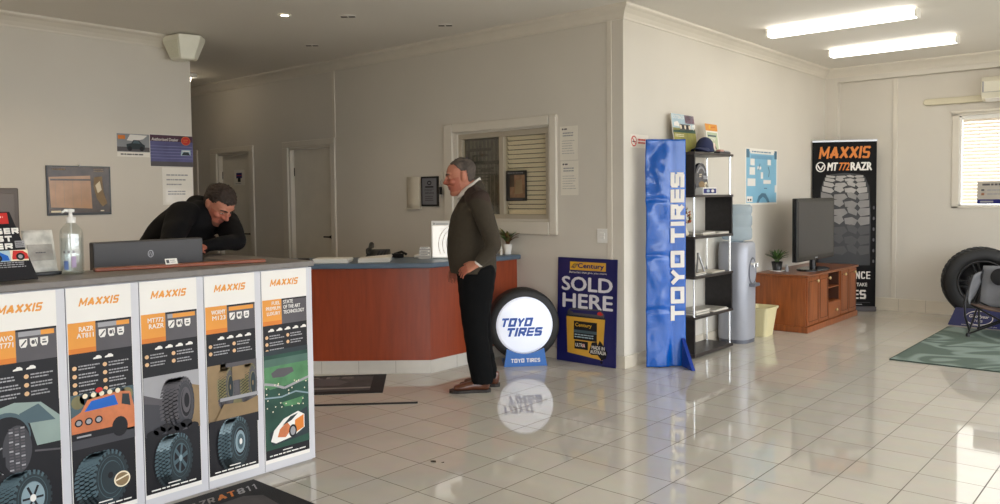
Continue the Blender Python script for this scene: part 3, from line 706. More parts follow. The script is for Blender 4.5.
mb = MB(); mb.box(-5.40, -5.30, 4.74, 4.80, CT, CT+.035, BLACKM); mb.tube([(-5.38, 4.76, CT+.03), (-5.33, 4.80, CT+.05), (-5.27, 4.80, CT+.03)], .012, BLACKM, 8)
tag(mb.build('tape_dispenser', bevel=.006), 'small black tape dispenser beside the telephone', 'tape dispenser')
tag(MB().obox((-5.60, 3.95, CT), u, v, (0, 0, 1), (-.05, .05), (-.02, .02), (0, .035), BLACKM).build('stapler', bevel=.01), 'black stapler at the far left of the red counter beside the paper stack', 'stapler')
mp_ = thing('business_card_rack', 'small grey tiered card rack beside the lit display', 'card rack', (-4.98, 4.745, CT))
CR = M('rack_grey', '#a9a39b', rough=.4, var=.08)
for k in range(3):
    oo = V((-4.98, 4.745, CT))+v*(.022*k); mb = MB(); mb.obox(oo, u, v, (0, 0, 1), (-.05, .05), (0, .018), (0, .032+.028*k), CR); mb.build('tier', mp_, bevel=.002)
    mb = MB(); g = board(mb, oo+u*-.043+v*.004+V((0, 0, .026+.028*k)), u, (0, 0, 1), .086, .022, .001, WHITEP); g.rect(.005, .012, .07, .017, PGREY); g.rect(.005, .005, .05, .008, PMID); mb.build('card', mp_)
mb = MB(); mb.tube([(-5.12, 4.76, CT+.018), (-5.09, 4.785, CT+.02), (-5.065, 4.80, CT+.016)], [.014, .02, .012], WHITEP, 8); tag(mb.build('crumpled_tissue'), 'crumpled white tissue beside the card rack', 'tissue')
# lit display (white board in a clear stand)
ds = thing('display_stand', 'bright white display stand on the red counter in front of the standing man', 'display', (-4.87, 4.86, CT))
ud = V((.80, .60, 0)); vd = V((0, 0, 1)); nd = ud.cross(vd)
LIT = M('lit_white_panel', '#fbf6ee', rough=.4, var=0, emit=.55)
o = V((-4.985, 4.835, CT+.002)); mb = MB(); mb.obox(o, ud, vd, nd, (0, .24), (0, .325), (-.02, 0), WHITE); mb.build('board', ds, bevel=.003)
mb = MB(); mb.obox(o+ud*.012+vd*.012, ud, vd, nd, (0, .216), (0, .27), (0, .003), LIT); mb.build('lit_panel', ds)
mb = MB(); g = G(mb, o+nd*.004, ud, vd); g.text('D', .02, .293, .014, PINK, bold=.03); g.line([(.04, .298), (.15, .298)], .006, PMID)
for k in range(3): g.ring(.26, .12, .20-.035*k, .19-.02*k, .005, PMID, 16, PI*.62, PI*1.15)
mb.build('print', ds)
mb = MB(); mb.obox(o, ud, vd, nd, (0, .24), (0, .008), (-.02, .06), CLEAR); mb.build('foot', ds)
GLZ = M('white_glaze', '#efece6', rough=.15, var=.01); SOIL = M('soil', '#33261c', rough=.9, var=.3)
def potted(name, label, c, r0, r1, h, mat, leaf, n, lh, seed, rim=True):
    t = thing(name, label, 'plant', c)
    mb = MB(); mb.lathe([(.002, 0), (r0, 0), (r0*1.02, .004), (r1, h), (r1-.006, h), (r1-.008, h-.012), (.002, h-.012)], c, (0, 0, 1), mat, 28); mb.build('pot', t)
    mb = MB(); mb.lathe([(r1-.007, h-.012), (r1*.5, h-.006), (.001, h-.004)], c, (0, 0, 1), SOIL, 20); mb.build('soil', t)
    r = random.Random(seed); ml = MB(); ms = MB()
    for k in range(n):
        a = r.uniform(0, 2*PI); l = lh*r.uniform(.55, 1.0); out = r.uniform(.25, .75)*lh
        b0 = V(c)+V((r1*.3*math.cos(a), r1*.3*math.sin(a), h-.008)); dirv = V((math.cos(a), math.sin(a), 0)); side = V((-math.sin(a), math.cos(a), 0))
        pts = [b0+dirv*(out*t_*t_)+V((0, 0, l*(t_-.35*t_*t_*out/lh*1.6))) for t_ in (0, .3, .6, .85, 1)]
        ms.tube(pts[:3], .0022, leaf[1], 5)
        w = [.004, lh*.05, lh*.075, lh*.05, .001]; vs = []
        for q, ww in zip(pts[1:], w[1:]): vs += [q-side*ww, q+V((0, 0, -.003)), q+side*ww]
        mt = leaf[r.randrange(len(leaf))]
        ml.add(vs, [(3*i+j, 3*i+j+1, 3*i+j+4, 3*i+j+3) for i in range(3) for j in range(2)], mt, True)
    ms.build('stems', t); f = ml.build('foliage', t); md = f.modifiers.new('thick', 'SOLIDIFY'); md.thickness = .0012
    return t
LEAF = [M('leaf_olive', '#6f6a35', rough=.5, var=.2), M('leaf_brown', '#6b4a2c', rough=.5, var=.2), M('leaf_green', '#566a34', rough=.5, var=.2)]
potted('potted_plant', 'small plant with olive and brown leaves in a white pot at the counter end', (-4.772, 5.602, CT), .030, .044, .095, GLZ, LEAF, 26, .2, 3)
mb = MB(); mb.lathe([(.012, 0), (.012, .05), (.006, .055), (.005, .075)], (-4.78, 5.52, CT), (0, 0, 1), WHITEP, 12, caps=True); tag(mb.build('glue_bottle'), 'tiny white bottle beside the white plant pot', 'bottle')
# ------------------------------------------------------------------ ceiling fittings
LENS = M('lamp_diffuser', '#fffaf0', rough=.5, var=0, emit=11)
BATT = M('batten_body', '#efece4', rough=.4, var=.01)
def batten(label, y, x0, x1):
    t = thing('fluorescent_batten', label, 'ceiling light', ((x0+x1)/2, y, 2.915), group='fluorescent lights on the ceiling')
    mb = MB(); mb.box(x0, x1, y-.05, y+.05, 2.965, CZ-.001, BATT)
    for x in (x0, x1-.022): mb.box(x, x+.022, y-.068, y+.068, 2.912, 2.975, BATT)
    mb.build('body', t, bevel=.004)
    rs = []; prof = [(-.065, 2.972), (-.062, 2.93), (-.045, 2.914), (.045, 2.914), (.062, 2.93), (.065, 2.972)]
    mb = MB(); mb.rings([[(x, y+a, z) for a, z in prof] for x in (x0+.023, x1-.023)], LENS, caps=True, smooth=False); mb.build('diffuser', t, fix=True)
batten('nearer of the two fluorescent lights on the right ceiling', 7.47, -3.09, -1.79)
batten('farther fluorescent light, closer to the back window wall', 9.02, -3.04, -1.80)
WARM = M('downlight_lamp', '#fff3dc', rough=.4, var=0, emit=14)
def downlight(label, x, y):
    t = thing('downlight', label, 'ceiling light', (x, y, CZ-.01), group='lit downlights in the left ceiling')
    mb = MB(); mb.lathe([(.035, CZ-.006), (.05, CZ-.008), (.056, CZ-.001)], (x, y, 0), (0, 0, 1), BATT, 24); mb.build('ring', t)
    mb = MB(); mb.lathe([(.001, CZ-.003), (.036, CZ-.003)], (x, y, 0), (0, 0, 1), WARM, 24); mb.build('lamp', t)
downlight('small lit round downlight in the left ceiling near the corridor', -5.83, 3.98)
downlight('added unseen downlight straight above the staff side of the poster counter', -5.9, 2.3)  # unseen fitting, added to go with a lamp that warms the partition
downlight('added unseen downlight above the far left end of the poster counter', -5.9, .6)  # also out of view, added to match its extra warm lamp
def slotvent(label, x, y):
    t = thing('ceiling_vent', label, 'vent', (x, y, CZ-.012), group='small slotted fittings in the ceiling')
    mb = MB(); mb.lathe([(.001, CZ-.007), (.062, CZ-.007), (.07, CZ-.001)], (x, y, 0), (0, 0, 1), CEIL, 24); mb.build('plate', t)
    d1 = V((.755, .656, 0)); d2 = V((-.656, .755, 0)); mb = MB()
    for k in (-1, 1): mb.obox((x, y, CZ-.009), d1, d2, (0, 0, 1), (k*.034-.026, k*.034+.026), (-.016, .016), (-.001, .002), GAP)
    mb.build('slot', t)
slotvent('slotted ceiling fitting right of the lit downlight', -5.477, 4.369)
slotvent('slotted ceiling fitting nearest the dark corridor', -6.757, 4.926)
slotvent('slotted ceiling fitting above the serving window, nearest the corner', -5.13, 5.19)
t = thing('corridor_lamp', 'small bright lamp at the corridor ceiling beyond the partition', 'ceiling light', (-9.36, 4.98, 2.9))
mb = MB(); mb.lathe([(.07, 2.945), (.075, CZ-.001)], (-9.33, 5.0, 0), (0, 0, 1), BATT, 24, caps=True); mb.build('base', t)
mb = MB(); mb.lathe([(.001, 2.875), (.05, 2.885), (.06, 2.92), (.06, 2.945)], (-9.40, 4.97, 0), (0, 0, 1), WARM, 20); mb.build('lamp', t)
# speaker
IV = M('ivory_plastic', '#f0eedd', rough=.45, var=.02); IVG = M('ivory_grille', '#e6e5d0', rough=.6, var=.12, vscale=220)
t = thing('corner_speaker', 'ivory wedge speaker hung under the ceiling at the partition corner', 'speaker', (-7.23, 3.80, 2.72))
r1 = V((.755, .656, 0)); f1 = V((.656, -.755, 0)); o = V((-7.22, 3.80, 0))
def spk(k, z): return [o+r1*a*k+f1*b*k+V((0, 0, z)) for a, b in ((-.19, .02), (.03, .17), (.19, .06), (.17, -.12), (-.10, -.14))]
mb = MB(); mb.rings([spk(1.0, 2.975), spk(.98, 2.94), spk(.62, 2.765), spk(.52, 2.755)], IV, smooth=False); mb.build('cabinet', t, bevel=.010, fix=True)
a, b, c_, d_ = spk(1.0, 2.94)[0], spk(1.0, 2.94)[1], spk(.62, 2.765)[1], spk(.62, 2.765)[0]
cen = (a+b+c_+d_)/4; nn = (b-a).cross(d_-a).normalized(); nn = nn if nn.dot(f1) > 0 else -nn
q = [cen+(p-cen)*.86+nn*.004 for p in (a, b, c_, d_)]; mb = MB(); mb.prism(q, nn*.004, IVG); mb.build('grille', t, fix=True)
mb = MB(); mb.box(-7.30, -7.18, 3.74, 3.86, 2.974, CZ-.001, IV); mb.build('bracket', t, bevel=.004)

# ------------------------------------------------------------------ papers and pictures on the partition (faces +x)
PX = -7.3912
def on_x(name, label, cat, x, y0, z0, w, h, t, mat, draw=None, group=None, parts=None):
    mb = MB(); g = board(mb, (x+t, y0, z0), (0, 1, 0), (0, 0, 1), w, h, t-.0008, mat)
    if draw: draw(g)
    o = mb.build(name, fix=False); return tag(o, label, cat, group)
def on_y(name, label, cat, x0, z0, w, h, t, mat, draw=None, y=YL, group=None):
    mb = MB(); g = board(mb, (x0, y-t, z0), (1, 0, 0), (0, 0, 1), w, h, t-.0008, mat)
    if draw: draw(g)
    return tag(mb.build(name), label, cat, group)
BROWN = M('map_brown', '#b5875a', rough=.22, var=.12, vscale=9); BRD = M('map_dark_brown', '#4a3a2c', rough=.25, var=.25, vscale=14)
def draw_map(g):
    g.rect(.012, .02, .523, .42, BRD); g.up(); g.poly([(.03, .07), (.02, .33), (.36, .345), (.37, .055)], BROWN); g.up()
    g.rect(.03, .30, .38, .315, BRD); g.poly([(.39, .33), (.46, .34), (.47, .2), (.5, .1), (.46, .07), (.41, .14), (.385, .25)], TAN); g.scribble(.05, .385, .16, .41, 1, TAN, h=.012, seed=4); g.scribble(.39, .375, .5, .41, 2, TAN, h=.008, seed=6)
    g.up(); g.rect(.03, .025, .11, .042, STICK); g.rect(.44, .03, .47, .04, STICK); g.poly([(.40, .26), (.44, .30), (.455, .22), (.42, .19)], STICK)
    for k in range(4): g.line([(.07+.07*k, .08), (.07+.07*k, .30)], .002, TAN)
t = on_x('wall_chart', 'brown framed map chart pinned to the partition wall', 'picture', PX, 2.625, 1.322, .535, .428, .012, BLACK, draw_map)
mb = MB(); mb.lathe([(.010, 0), (.010, .006), (.005, .01), (.004, .02)], (PX+.012, 2.895, 1.757), (1, 0, 0), WHITE, 12, caps=True); mb.build('push_pin', t)
GREYS = M('print_storm_grey', '#8d8f92', rough=.35, var=.15)
def draw_truck(g):
    g.rect(0, .045, .30, .21, GREYS); g.up(); g.rect(.0, .05, .30, .09, PGREY); g.rect(.01, .16, .075, .195, ORANGED); g.poly([(.09, .15), (.12, .205), (.28, .20), (.24, .165), (.15, .145)], PWHITE); g.up()
    g.poly([(.09, .07), (.085, .115), (.13, .125), (.15, .155), (.2, .155), (.235, .12), (.255, .11), (.255, .07)], TEAL); g.up(); g.poly([(.14, .125), (.155, .148), (.195, .148), (.215, .122)], TEALM); g.ell(.115, .075, .02, .022, PINK, 16); g.ell(.225, .075, .02, .022, PINK, 16); g.scribble(.03, .012, .27, .03, 1, PGREY, h=.012, seed=9)
on_x('truck_poster', 'small white poster of a grey off-road truck high on the partition', 'poster', PX, 3.232, 1.845, .298, .208, .002, WHITEP, draw_truck)
def draw_dealer(g):
    g.rect(.004, .004, .426, .300, M('print_violet', '#5b5a86', rough=.3, var=.2, vscale=7)); g.up(); g.rect(.004, .24, .426, .300, M('print_plum', '#4c3040', rough=.3, var=.15)); g.rect(.004, .004, .426, .05, PGREY)
    for k in range(5): g.rect(.004, .08+.028*k, .426, .085+.028*k, M('print_lilac', '#7d82a8', rough=.3, var=.1))
    g.up(); g.text('Authorised Dealer', .02, .245, .028, PWHITE, w=.26, bold=.015); g.ell(.355, .252, .047, .042, RED); g.up(); g.ring(.355, .252, .047, .042, .005, ORANGED); g.scribble(.33, .235, .38, .27, 2, ORANGED, seed=4)
    g.poly([(.30, .11), (.31, .165), (.40, .165), (.40, .115)], SKYP); g.up(); g.poly([(.31, .115), (.33, .145), (.38, .145), (.395, .115)], TEAL); g.rect(.32, .15, .39, .158, PWHITE)
on_x('dealer_poster', 'violet and plum poster with a red disc at the partition edge', 'poster', PX, 3.533, 1.76, .425, .305, .002, WHITEP, draw_dealer)
def draw_note(g):
    for k, (w, s) in enumerate(((.22, 1), (.2, 2), (.15, 3))): g.scribble(.04, .27-.045*k, .04+w, .30-.045*k, 1, PMID, h=.012, seed=s, ragged=.05)
    g.rect(.03, .02, .29, .155, M('sleeve_glare', '#efe9df', rough=.15, var=.08)); g.up(); g.scribble(.05, .09, .24, .14, 2, PMID, seed=8)
on_x('handwritten_note', 'white note in a plastic sleeve under the violet dealer poster', 'note', PX, 3.645, 1.40, .305, .355, .002, WHITEP, draw_note)

# ------------------------------------------------------------------ long left wall
d = on_y('door_notice', 'small dark notice on white paper on the far corridor door', 'notice', -9.60, 1.635, .24, .20, .0025, WHITEP, lambda g: (g.rect(.05, .09, .19, .16, NAVY), g.rect(.085, .04, .155, .10, PINK), g.up(), g.rect(.06, .12, .18, .128, RED), g.scribble(.03, .01, .21, .03, 1, PMID, seed=2)), y=YL+.055)
fo = thing('paper_holder', 'curled cream paper in a wall holder left of the grey certificate', 'paper holder', (-6.08, YL-.02, 1.33))
mb = MB(); rs = []
for k in range(9):
    x = -6.185+.21*k/8; bow = -.028*math.sin(PI*k/8); rs.append([(x, YL-.004+bow*(1 if j < 2 else .6+.05*j), 1.335+.32*j/6) for j in range(7)])
mb.add([p for r in rs for p in r], [(i*7+j, (i+1)*7+j, (i+1)*7+j+1, i*7+j+1) for i in range(8) for j in range(6)], M('cream_paper', '#cfc6b4', rough=.5, var=.05), True)
h = mb.build('paper_sheet', fo); md = h.modifiers.new('thick', 'SOLIDIFY'); md.thickness = .002
mb = MB(); mb.box(-6.19, -5.97, YL-.036, YL-.001, 1.322, 1.334, M('cream_holder', '#d8d0bf', rough=.4, var=.03)); mb.build('tray', fo, bevel=.003)
CERT = M('certificate_grey', '#77777d', rough=.3, var=.08)
def draw_cert(g):
    g.rect(.018, .018, .222, .282, CERT); g.up(); g.ell(.12, .235, .032, .022, PINK); g.rect(.06, .188, .18, .202, PINK); g.scribble(.05, .15, .19, .18, 2, PGREY, seed=1); g.text('SERVICE', .12, .125, .016, PINK, align='c', w=.13); g.scribble(.06, .05, .18, .11, 3, PGREY, seed=3)
    g.up(); g.ell(.12, .235, .02, .012, CERT)
on_y('framed_certificate', 'grey framed certificate between the curled paper and the serving window', 'certificate', -5.955, 1.353, .24, .30, .018, BLACK, draw_cert)
t = thing('key_hook', 'white wall hook with dark keys hanging left of the window', 'hook', (-5.655, YL-.03, 1.50))
MB().box(-5.685, -5.635, YL-.014, YL-.001, 1.60, 1.69, TRIM).build('hook_plate', t, bevel=.004)
mb = MB(); mb.tube([(-5.66, YL-.013, 1.62), (-5.66, YL-.03, 1.60), (-5.66, YL-.03, 1.57)], .003, STEEL, 6); mb.lathe([(.012, -.002), (.016, 0), (.012, .002)], (-5.66, YL-.03, 1.56), (0, 1, 0), STEEL, 14); mb.build('ring', t)
mb = MB(); mb.box(-5.675, -5.645, YL-.038, YL-.022, 1.47, 1.545, BLACKM); mb.box(-5.66, -5.65, YL-.03, YL-.026, 1.44, 1.48, STEEL); mb.build('key', t, bevel=.006)
def draw_let(seed):
    def f(g):
        g.ell(.03, .268, .010, .008, PGREY, 10); g.rect(.045, .262, .075, .274, PGREY); g.up(); g.scribble(.03, .20, .15, .245, 2, PMID, seed=seed); g.scribble(.02, .05, .165, .18, 6, PMID, h=.004, seed=seed+1)
    return f
LETP = M('letter_paper', '#e6dfd1', rough=.5, var=.03)
on_y('notice_sheet', 'upper of two pale letters taped right of the serving window', 'notice', -4.205, 1.752, .188, .292, .0022, LETP, draw_let(3), group='letters beside the serving window')
on_y('notice_sheet', 'lower of two pale letters taped right of the serving window', 'notice', -4.20, 1.447, .186, .296, .0022, LETP, draw_let(8), group='letters beside the serving window')
t = thing('light_switch', 'white light switch on the wall above the battery sign', 'switch', (-3.765, YL-.01, 1.04))
MB().box(-3.818, -3.713, YL-.009, YL-.0005, 1.04, 1.16, WHITE).build('plate', t, bevel=.003)
for z in (1.075, 1.105): MB().box(-3.79, -3.742, YL-.014, YL-.008, z, z+.022, WHITE).build('rocker', t, bevel=.003)
PH = M('photo_sepia', '#8a6a50', rough=.25, var=.3, vscale=16)
def draw_ph(g):
    g.rect(.045, .03, .225, .24, PH); g.up(); g.rect(.045, .13, .10, .24, BRD); g.scribble(.02, .25, .22, .27, 1, PMID, h=.008, seed=3); g.poly([(.10, .06), (.2, .07), (.19, .2), (.12, .19)], TAN); g.rect(.02, .01, .2, .02, PGREY)
on_y('window_picture', 'dark framed sepia picture hung inside the serving window on the blind', 'picture', -4.868, 1.40, .245, .28, .006, BLACK, draw_ph, y=YL+.049)

# battery sign leaning on the wall
BODY = M('battery_yellow', '#d6a23a', rough=.35, var=.08); CORR = M('sign_navy', '#1b1c58', rough=.35, var=.05)
lean3 = V((0, .032, .905)).normalized(); o = V((-4.222, YL-.052, .001))
mb = MB(); g = board(mb, o, (1, 0, 0), lean3, .610, .905, .008, CORR); W = .61
g.rect(.13, .80, .50, .872, BODY); g.up(); g.rect(.13, .80, .20, .872, YELL); g.poly([(.135, .82), (.175, .86), (.215, .855), (.18, .812)], NAVY); g.up()
g.text('Century', .215, .808, .052, NAVY, w=.265, bold=.05); g.text('Batteries that give you more', .125, .768, .022, PWHITE, w=.385, bold=.01)
LET = M('sign_white', '#d9d6da', rough=.35, var=.01)
g.text('SOLD', .05, .622, .118, LET, w=.515, bold=.055); g.text('HERE', .06, .475, .118, LET, w=.51, bold=.055)
g.poly([(.10, .40), (.115, .08), (.48, .05), (.50, .40)], BODY); g.up(); g.rect(.11, .405, .49, .43, PGREY); g.poly([(.10, .395), (.50, .395), (.505, .412), (.095, .412)], TEAL)
g.line([(.11, .43), (.14, .46), (.45, .47), (.49, .43)], .012, PGREY); g.ell(.45, .44, .03, .018, RED, 14); g.ell(.14, .43, .03, .014, PGREY, 14)
g.rect(.18, .20, .42, .36, PINK); g.rect(.19, .12, .33, .19, PINK); g.up(); g.text('Century', .195, .305, .04, YELL, w=.17, bold=.02); g.rect(.18, .26, .42, .285, TEALM); g.scribble(.19, .215, .40, .255, 2, SKYP, seed=3); g.text('ULTRA', .20, .14, .03, PWHITE, w=.10, bold=.03); g.ell(.285, .155, .016, .016, RED, 10)
g.up(); g.poly([(.34, .10), (.37, .19), (.42, .20), (.43, .17), (.45, .215), (.475, .19), (.53, .12), (.515, .07), (.47, .05), (.43, .09), (.37, .085)], PINK); g.up(); g.text('MADE IN', .435, .135, .03, PWHITE, w=.13, align='c', bold=.03); g.text('AUSTRALIA', .435, .098, .03, PWHITE, w=.16, align='c', bold=.03); g.ell(.47, .033, .013, .012, PINK, 10)
tag(mb.build('battery_sign'), 'navy SOLD HERE battery sign leaning on the wall by the corner', 'sign')

# ------------------------------------------------------------------ round illuminated tyre sign
def tyre_profile(R, ri, w):
    return [(ri, -w*.36), (ri+.01, -w*.46), (ri+(R-ri)*.35, -w*.52), (R*.93, -w*.5), (R*.985, -w*.42), (R, -w*.3), (R, w*.3), (R*.985, w*.42), (R*.93, w*.5), (ri+(R-ri)*.35, w*.52), (ri+.01, w*.46), (ri, w*.36), (ri, -w*.36)]
def tread(mb, o, ax, R, w, n, mat, rows=4):
    ax = V(ax).normalized(); a = V((0, 0, 1)); b = ax.cross(a)
    for i in range(n):
        for k in range(rows):
            t = 2*PI*(i+.5*(k % 2))/n; rd = a*math.cos(t)+b*math.sin(t); tg = -a*math.sin(t)+b*math.cos(t); x = w*(-.42+.84*(k+.5)/rows)
            mb.obox(V(o)+rd*(R-.003)+ax*x, (tg+ax*.35*(1 if k % 2 else -1)).normalized(), (ax-tg*.35*(1 if k % 2 else -1)).normalized(), rd, (-PI*R/n*.62, PI*R/n*.62), (-w*.085, w*.085), (0, .009), mat)
t = thing('tyre_sign', 'round glowing white sign set in a tyre on a blue base by the counter', 'sign', (-4.335, 5.285, 0))
ax = V((.75, -.66, 0)); ctr = V((-4.335, 5.285, .345)); R = .318
mb = MB(); mb.lathe(tyre_profile(R-.008, .20, .20), ctr-ax*.04, ax, RUBBER, 56); mb.build('rubber_casing', t)
SIGNW = M('sign_acrylic_lit', '#e9ecf8', rough=.25, var=0, emit=.3)
mb = MB(); mb.lathe([(.20, -.02), (.245, .055), (.243, .066), (.22, .071), (.001, .074)], ctr, ax, SIGNW, 56); tag(mb.build('light_disc', t), 'glowing white round face')
ur = V((-ax.y, ax.x, 0)); ur = ur if ur.dot(V((.755, .656, 0))) > 0 else -ur
TOYB = M('toyo_blue', '#14499e', rough=.3, var=.02)
for args in (('TOYO', -.21, -.008, .074, TOYB, .265), ('TIRES', -.165, -.092, .074, TOYB, .305)):
    mb = MB(); g = G(mb, ctr+ax*.0745, ur, (0, 0, 1)); g.block(*args, t=.29, shear=.28, gap=.1); mb.build('lettering', t)
BASEB = M('sign_base_blue', '#2563ae', rough=.3, var=.04)
mb = MB(); arc = [(.16*math.cos(a), .345-.21-.01-.045*math.sin(PI*(k/8))*0+.0*k) for k, a in enumerate([0])]
top = [(-.16+.32*k/10, .150-.045*math.sin(PI*k/10)) for k in range(11)]
pts = [ctr-V((0, 0, .345))+ur*a+V((0, 0, b))+ax*.105 for a, b in [(-.185, .001), (.185, .001)]+[(x, z) for x, z in reversed(top)]]
mb.prism(pts, -ax*.02, BASEB); g = G(mb, ctr-V((0, 0, .345))+ax*.1052, ur, (0, 0, 1)); g.block('TOYO TIRES', -.125, .035, .034, PWHITE, .25, t=.27); mb.obox(ctr-V((0, 0, .345)), ur, ax, (0, 0, 1), (-.17, .17), (-.14, .085), (.001, .03), BASEB); mb.build('base', t)

# ------------------------------------------------------------------ crumpled blue banner
BAN = M('banner_blue_film', '#0456b2', rough=.22, var=.05, vscale=4, coat=.55, spec=.3); BAN.node_tree.nodes['Principled BSDF'].inputs['Coat IOR'].default_value = 1.55; BAN.node_tree.nodes['Principled BSDF'].inputs['Coat Roughness'].default_value = .10; BAND = M('banner_dark_blue', '#12358c', rough=.2, var=.05)
t = thing('banner_stand', 'tall crumpled blue banner stand with white upright lettering at the wall corner', 'banner', (-3.31, 5.93, 0))
o = V((-3.432, 5.80, .004)); ub = V((.23, .25, 0)).normalized(); nb = ub.cross(V((0, 0, 1))); Wb, Hb = .34, 1.895
creases = (1.39, .925, .47)
def bw(a, b):
    m = max(0, min(1, (.235-a)/.10)); m = m*m*(3-2*m); q = V((a*5.5, b*3.2, 1.3))
    amp = .010+.016*max(0, (b-.85)/1.05)
    r = mnoise.noise(q)*amp*1.5+mnoise.noise(q*2.7+V((3, 1, 0)))*amp*.7
    e = sum(-.010*math.exp(-((b-c-.012*math.sin(a*16))/.016)**2) for c in creases)
    fold = -.012*math.exp(-((a-.225)/.02)**2)
    return r*(m*.9+.1)+e*(m*.7+.3)+fold*.5+.018*math.sin(PI*min(1, a/.22))
nx, nz = 26, 130; vs = []
for j in range(nz+1):
    for i in range(nx+1):
        a, b = Wb*i/nx, Hb*j/nz; vs.append(o+ub*a+V((0, 0, b))+nb*bw(a, b))
mb = MB(); mb.add(vs, [(j*(nx+1)+i, j*(nx+1)+i+1, (j+1)*(nx+1)+i+1, (j+1)*(nx+1)+i) for j in range(nz) for i in range(nx)], BAN, True)
h = mb.build('film', t); md = h.modifiers.new('thick', 'SOLIDIFY'); md.thickness = .006; md.offset = -1
mb = MB(); mb.obox(o-nb*.03, ub, nb, (0, 0, 1), (.015, Wb-.015), (-.02, .0), (0, Hb-.03), BAND); mb.build('backing_board', t)
for args in (('TOYO', .325, .385, .118, PWHITE, .585), ('TIRES', .325, 1.035, .118, PWHITE, .585)):
    mb = MB(); g = G(mb, o, ub, (0, 0, 1)); g.k = 12; g.warp = lambda a, b: bw(.3, .2)+.004; g.block(*args, t=.29, rot=90, gap=.11); mb.build('lettering', t)
mb = MB(); p0 = o+ub*.30; mb.prism([p0+nb*.012, p0+nb*.012+ub*.02+nb*.19, p0+nb*.012+V((0, 0, .235))], ub*.028, BAND); mb.build('foot', t)

# no smoking sticker
def draw_ns(g):
    g.ring(.055, .055, .045, .045, .010, RED, 28); g.up(); g.rect(.03, .046, .082, .056, PINK); g.up(); g.line([(.025, .085), (.087, .027)], .010, RED); g.scribble(.115, .03, .27, .08, 2, RED, h=.016, seed=4)
on_x('no_smoking_sticker', 'small no smoking sticker on the wall behind the blue banner', 'sticker', XW+.0002, 5.765, 1.838, .29, .112, .0015, M('sticker_white', '#e5ddd0', rough=.3, var=.02), draw_ns)
# blue poster on wing wall
PB = M('poster_pale_blue', '#7db4cf', rough=.3, var=.06, vscale=4); PBD = M('poster_blue_dark', '#3d6d88', rough=.3, var=.15)
def draw_bp(g):
    g.rect(.02, .02, .82, .565, PB); g.up(); g.rect(.12, .545, .74, .585, PWHITE); g.rect(.02, .50, .10, .59, PBD); g.rect(.76, .50, .83, .59, PBD); g.rect(.14, .49, .70, .53, M('poster_blue_mid', '#6aa0bf', rough=.3, var=.1)); g.up(); g.scribble(.16, .555, .70, .577, 1, PBD, h=.012, seed=4)
    for a, b, w, h in ((.12, .42, .11, .07), (.10, .32, .14, .08), (.05, .20, .20, .08), (.57, .43, .09, .06), (.46, .225, .20, .042), (.39, .28, .06, .07), (.30, .38, .10, .03)): g.rect(a, b, a+w, b+h, PWHITE)
    g.poly([(.28, .02), (.33, .09), (.42, .125), (.52, .12), (.60, .06), (.63, .02), (.57, .02), (.52, .06), (.45, .085), (.38, .06), (.34, .02)], PBD); g.rect(.03, .03, .18, .09, PWHITE); g.up(); g.ell(.07, .055, .018, .012, PINK, 10); g.ell(.13, .055, .018, .012, PINK, 10)
    g.line([(.60, .30), (.62, .36), (.59, .41)], .018, PBD); g.line([(.33, .37), (.37, .44)], .014, PBD); g.rect(.48, .17, .56, .18, PBD); g.rect(.77, .13, .83, .21, PWHITE)
on_x('blue_poster', 'pale blue poster with white boxes on the wall above the water cooler', 'poster', XW+.0002, 8.02, 1.325, .845, .60, .002, WHITEP, draw_bp)

# ------------------------------------------------------------------ zigzag shelf
SHB = M('shelf_black_wood', '#1b1718', rough=.4, var=.15, kind='wood'); SHT = M('shelf_dark_top', '#2e2624', rough=.4, var=.1, kind='wood')
t = thing('zigzag_shelf', 'tall black zigzag shelf with chrome posts behind the blue banner', 'shelf', (-3.41, 6.72, 0))
LV = [(.012, .03), (.345, .022), (.70, .022), (1.052, .022), (1.415, .022), (1.79, .022)]
Y0, Y1, X0, X1 = 6.34, 7.10, -3.548, -3.27
for i, (z, th) in enumerate(LV): MB().box(X0, X1+.004, Y0-.004, Y1+.004, z, z+th, SHT).build('shelf_board', t, bevel=.003)
for i in range(5):
    za, zb = LV[i][0]+LV[i][1], LV[i+1][0]; left = (i % 2 == 0)
    y = Y0 if left else Y1-.02
    MB().box(X0+.004, X1-.002, y, y+.02, za, zb, SHB).build('side_panel', t, bevel=.002)
    yy = Y1-.025 if left else Y0+.025
    for x in (X0+.025, X1-.02):
        mb = MB(); mb.tube([(x, yy, za), (x, yy, zb)], .0095, CHROME, 14); mb.lathe([(.014, 0), (.014, .006)], (x, yy, za), (0, 0, 1), CHROME, 14, caps=True); mb.build('post', t)
for x in (X0+.04, X1-.04):
    for y in (Y0+.04, Y1-.04): mb = MB(); mb.lathe([(.016, 0), (.016, .0115)], (x, y, .0003), (0, 0, 1), BLACK, 12, caps=True); mb.build('foot', t)
TOP = 1.8125
def leaning(name, label, cat, y0, w, h, x, z, lean_, mat, draw, th=.008, group=None, rot=0):
    v = V((-lean_, 0, h)).normalized(); mb = MB(); u_ = V((math.sin(rot), math.cos(rot), 0)); v = (v-u_*v.dot(u_)).normalized()
    g = board(mb, (x, y0, z+.002), u_, v, w, h, th, mat); draw(g); return tag(mb.build(name), label, cat, group)
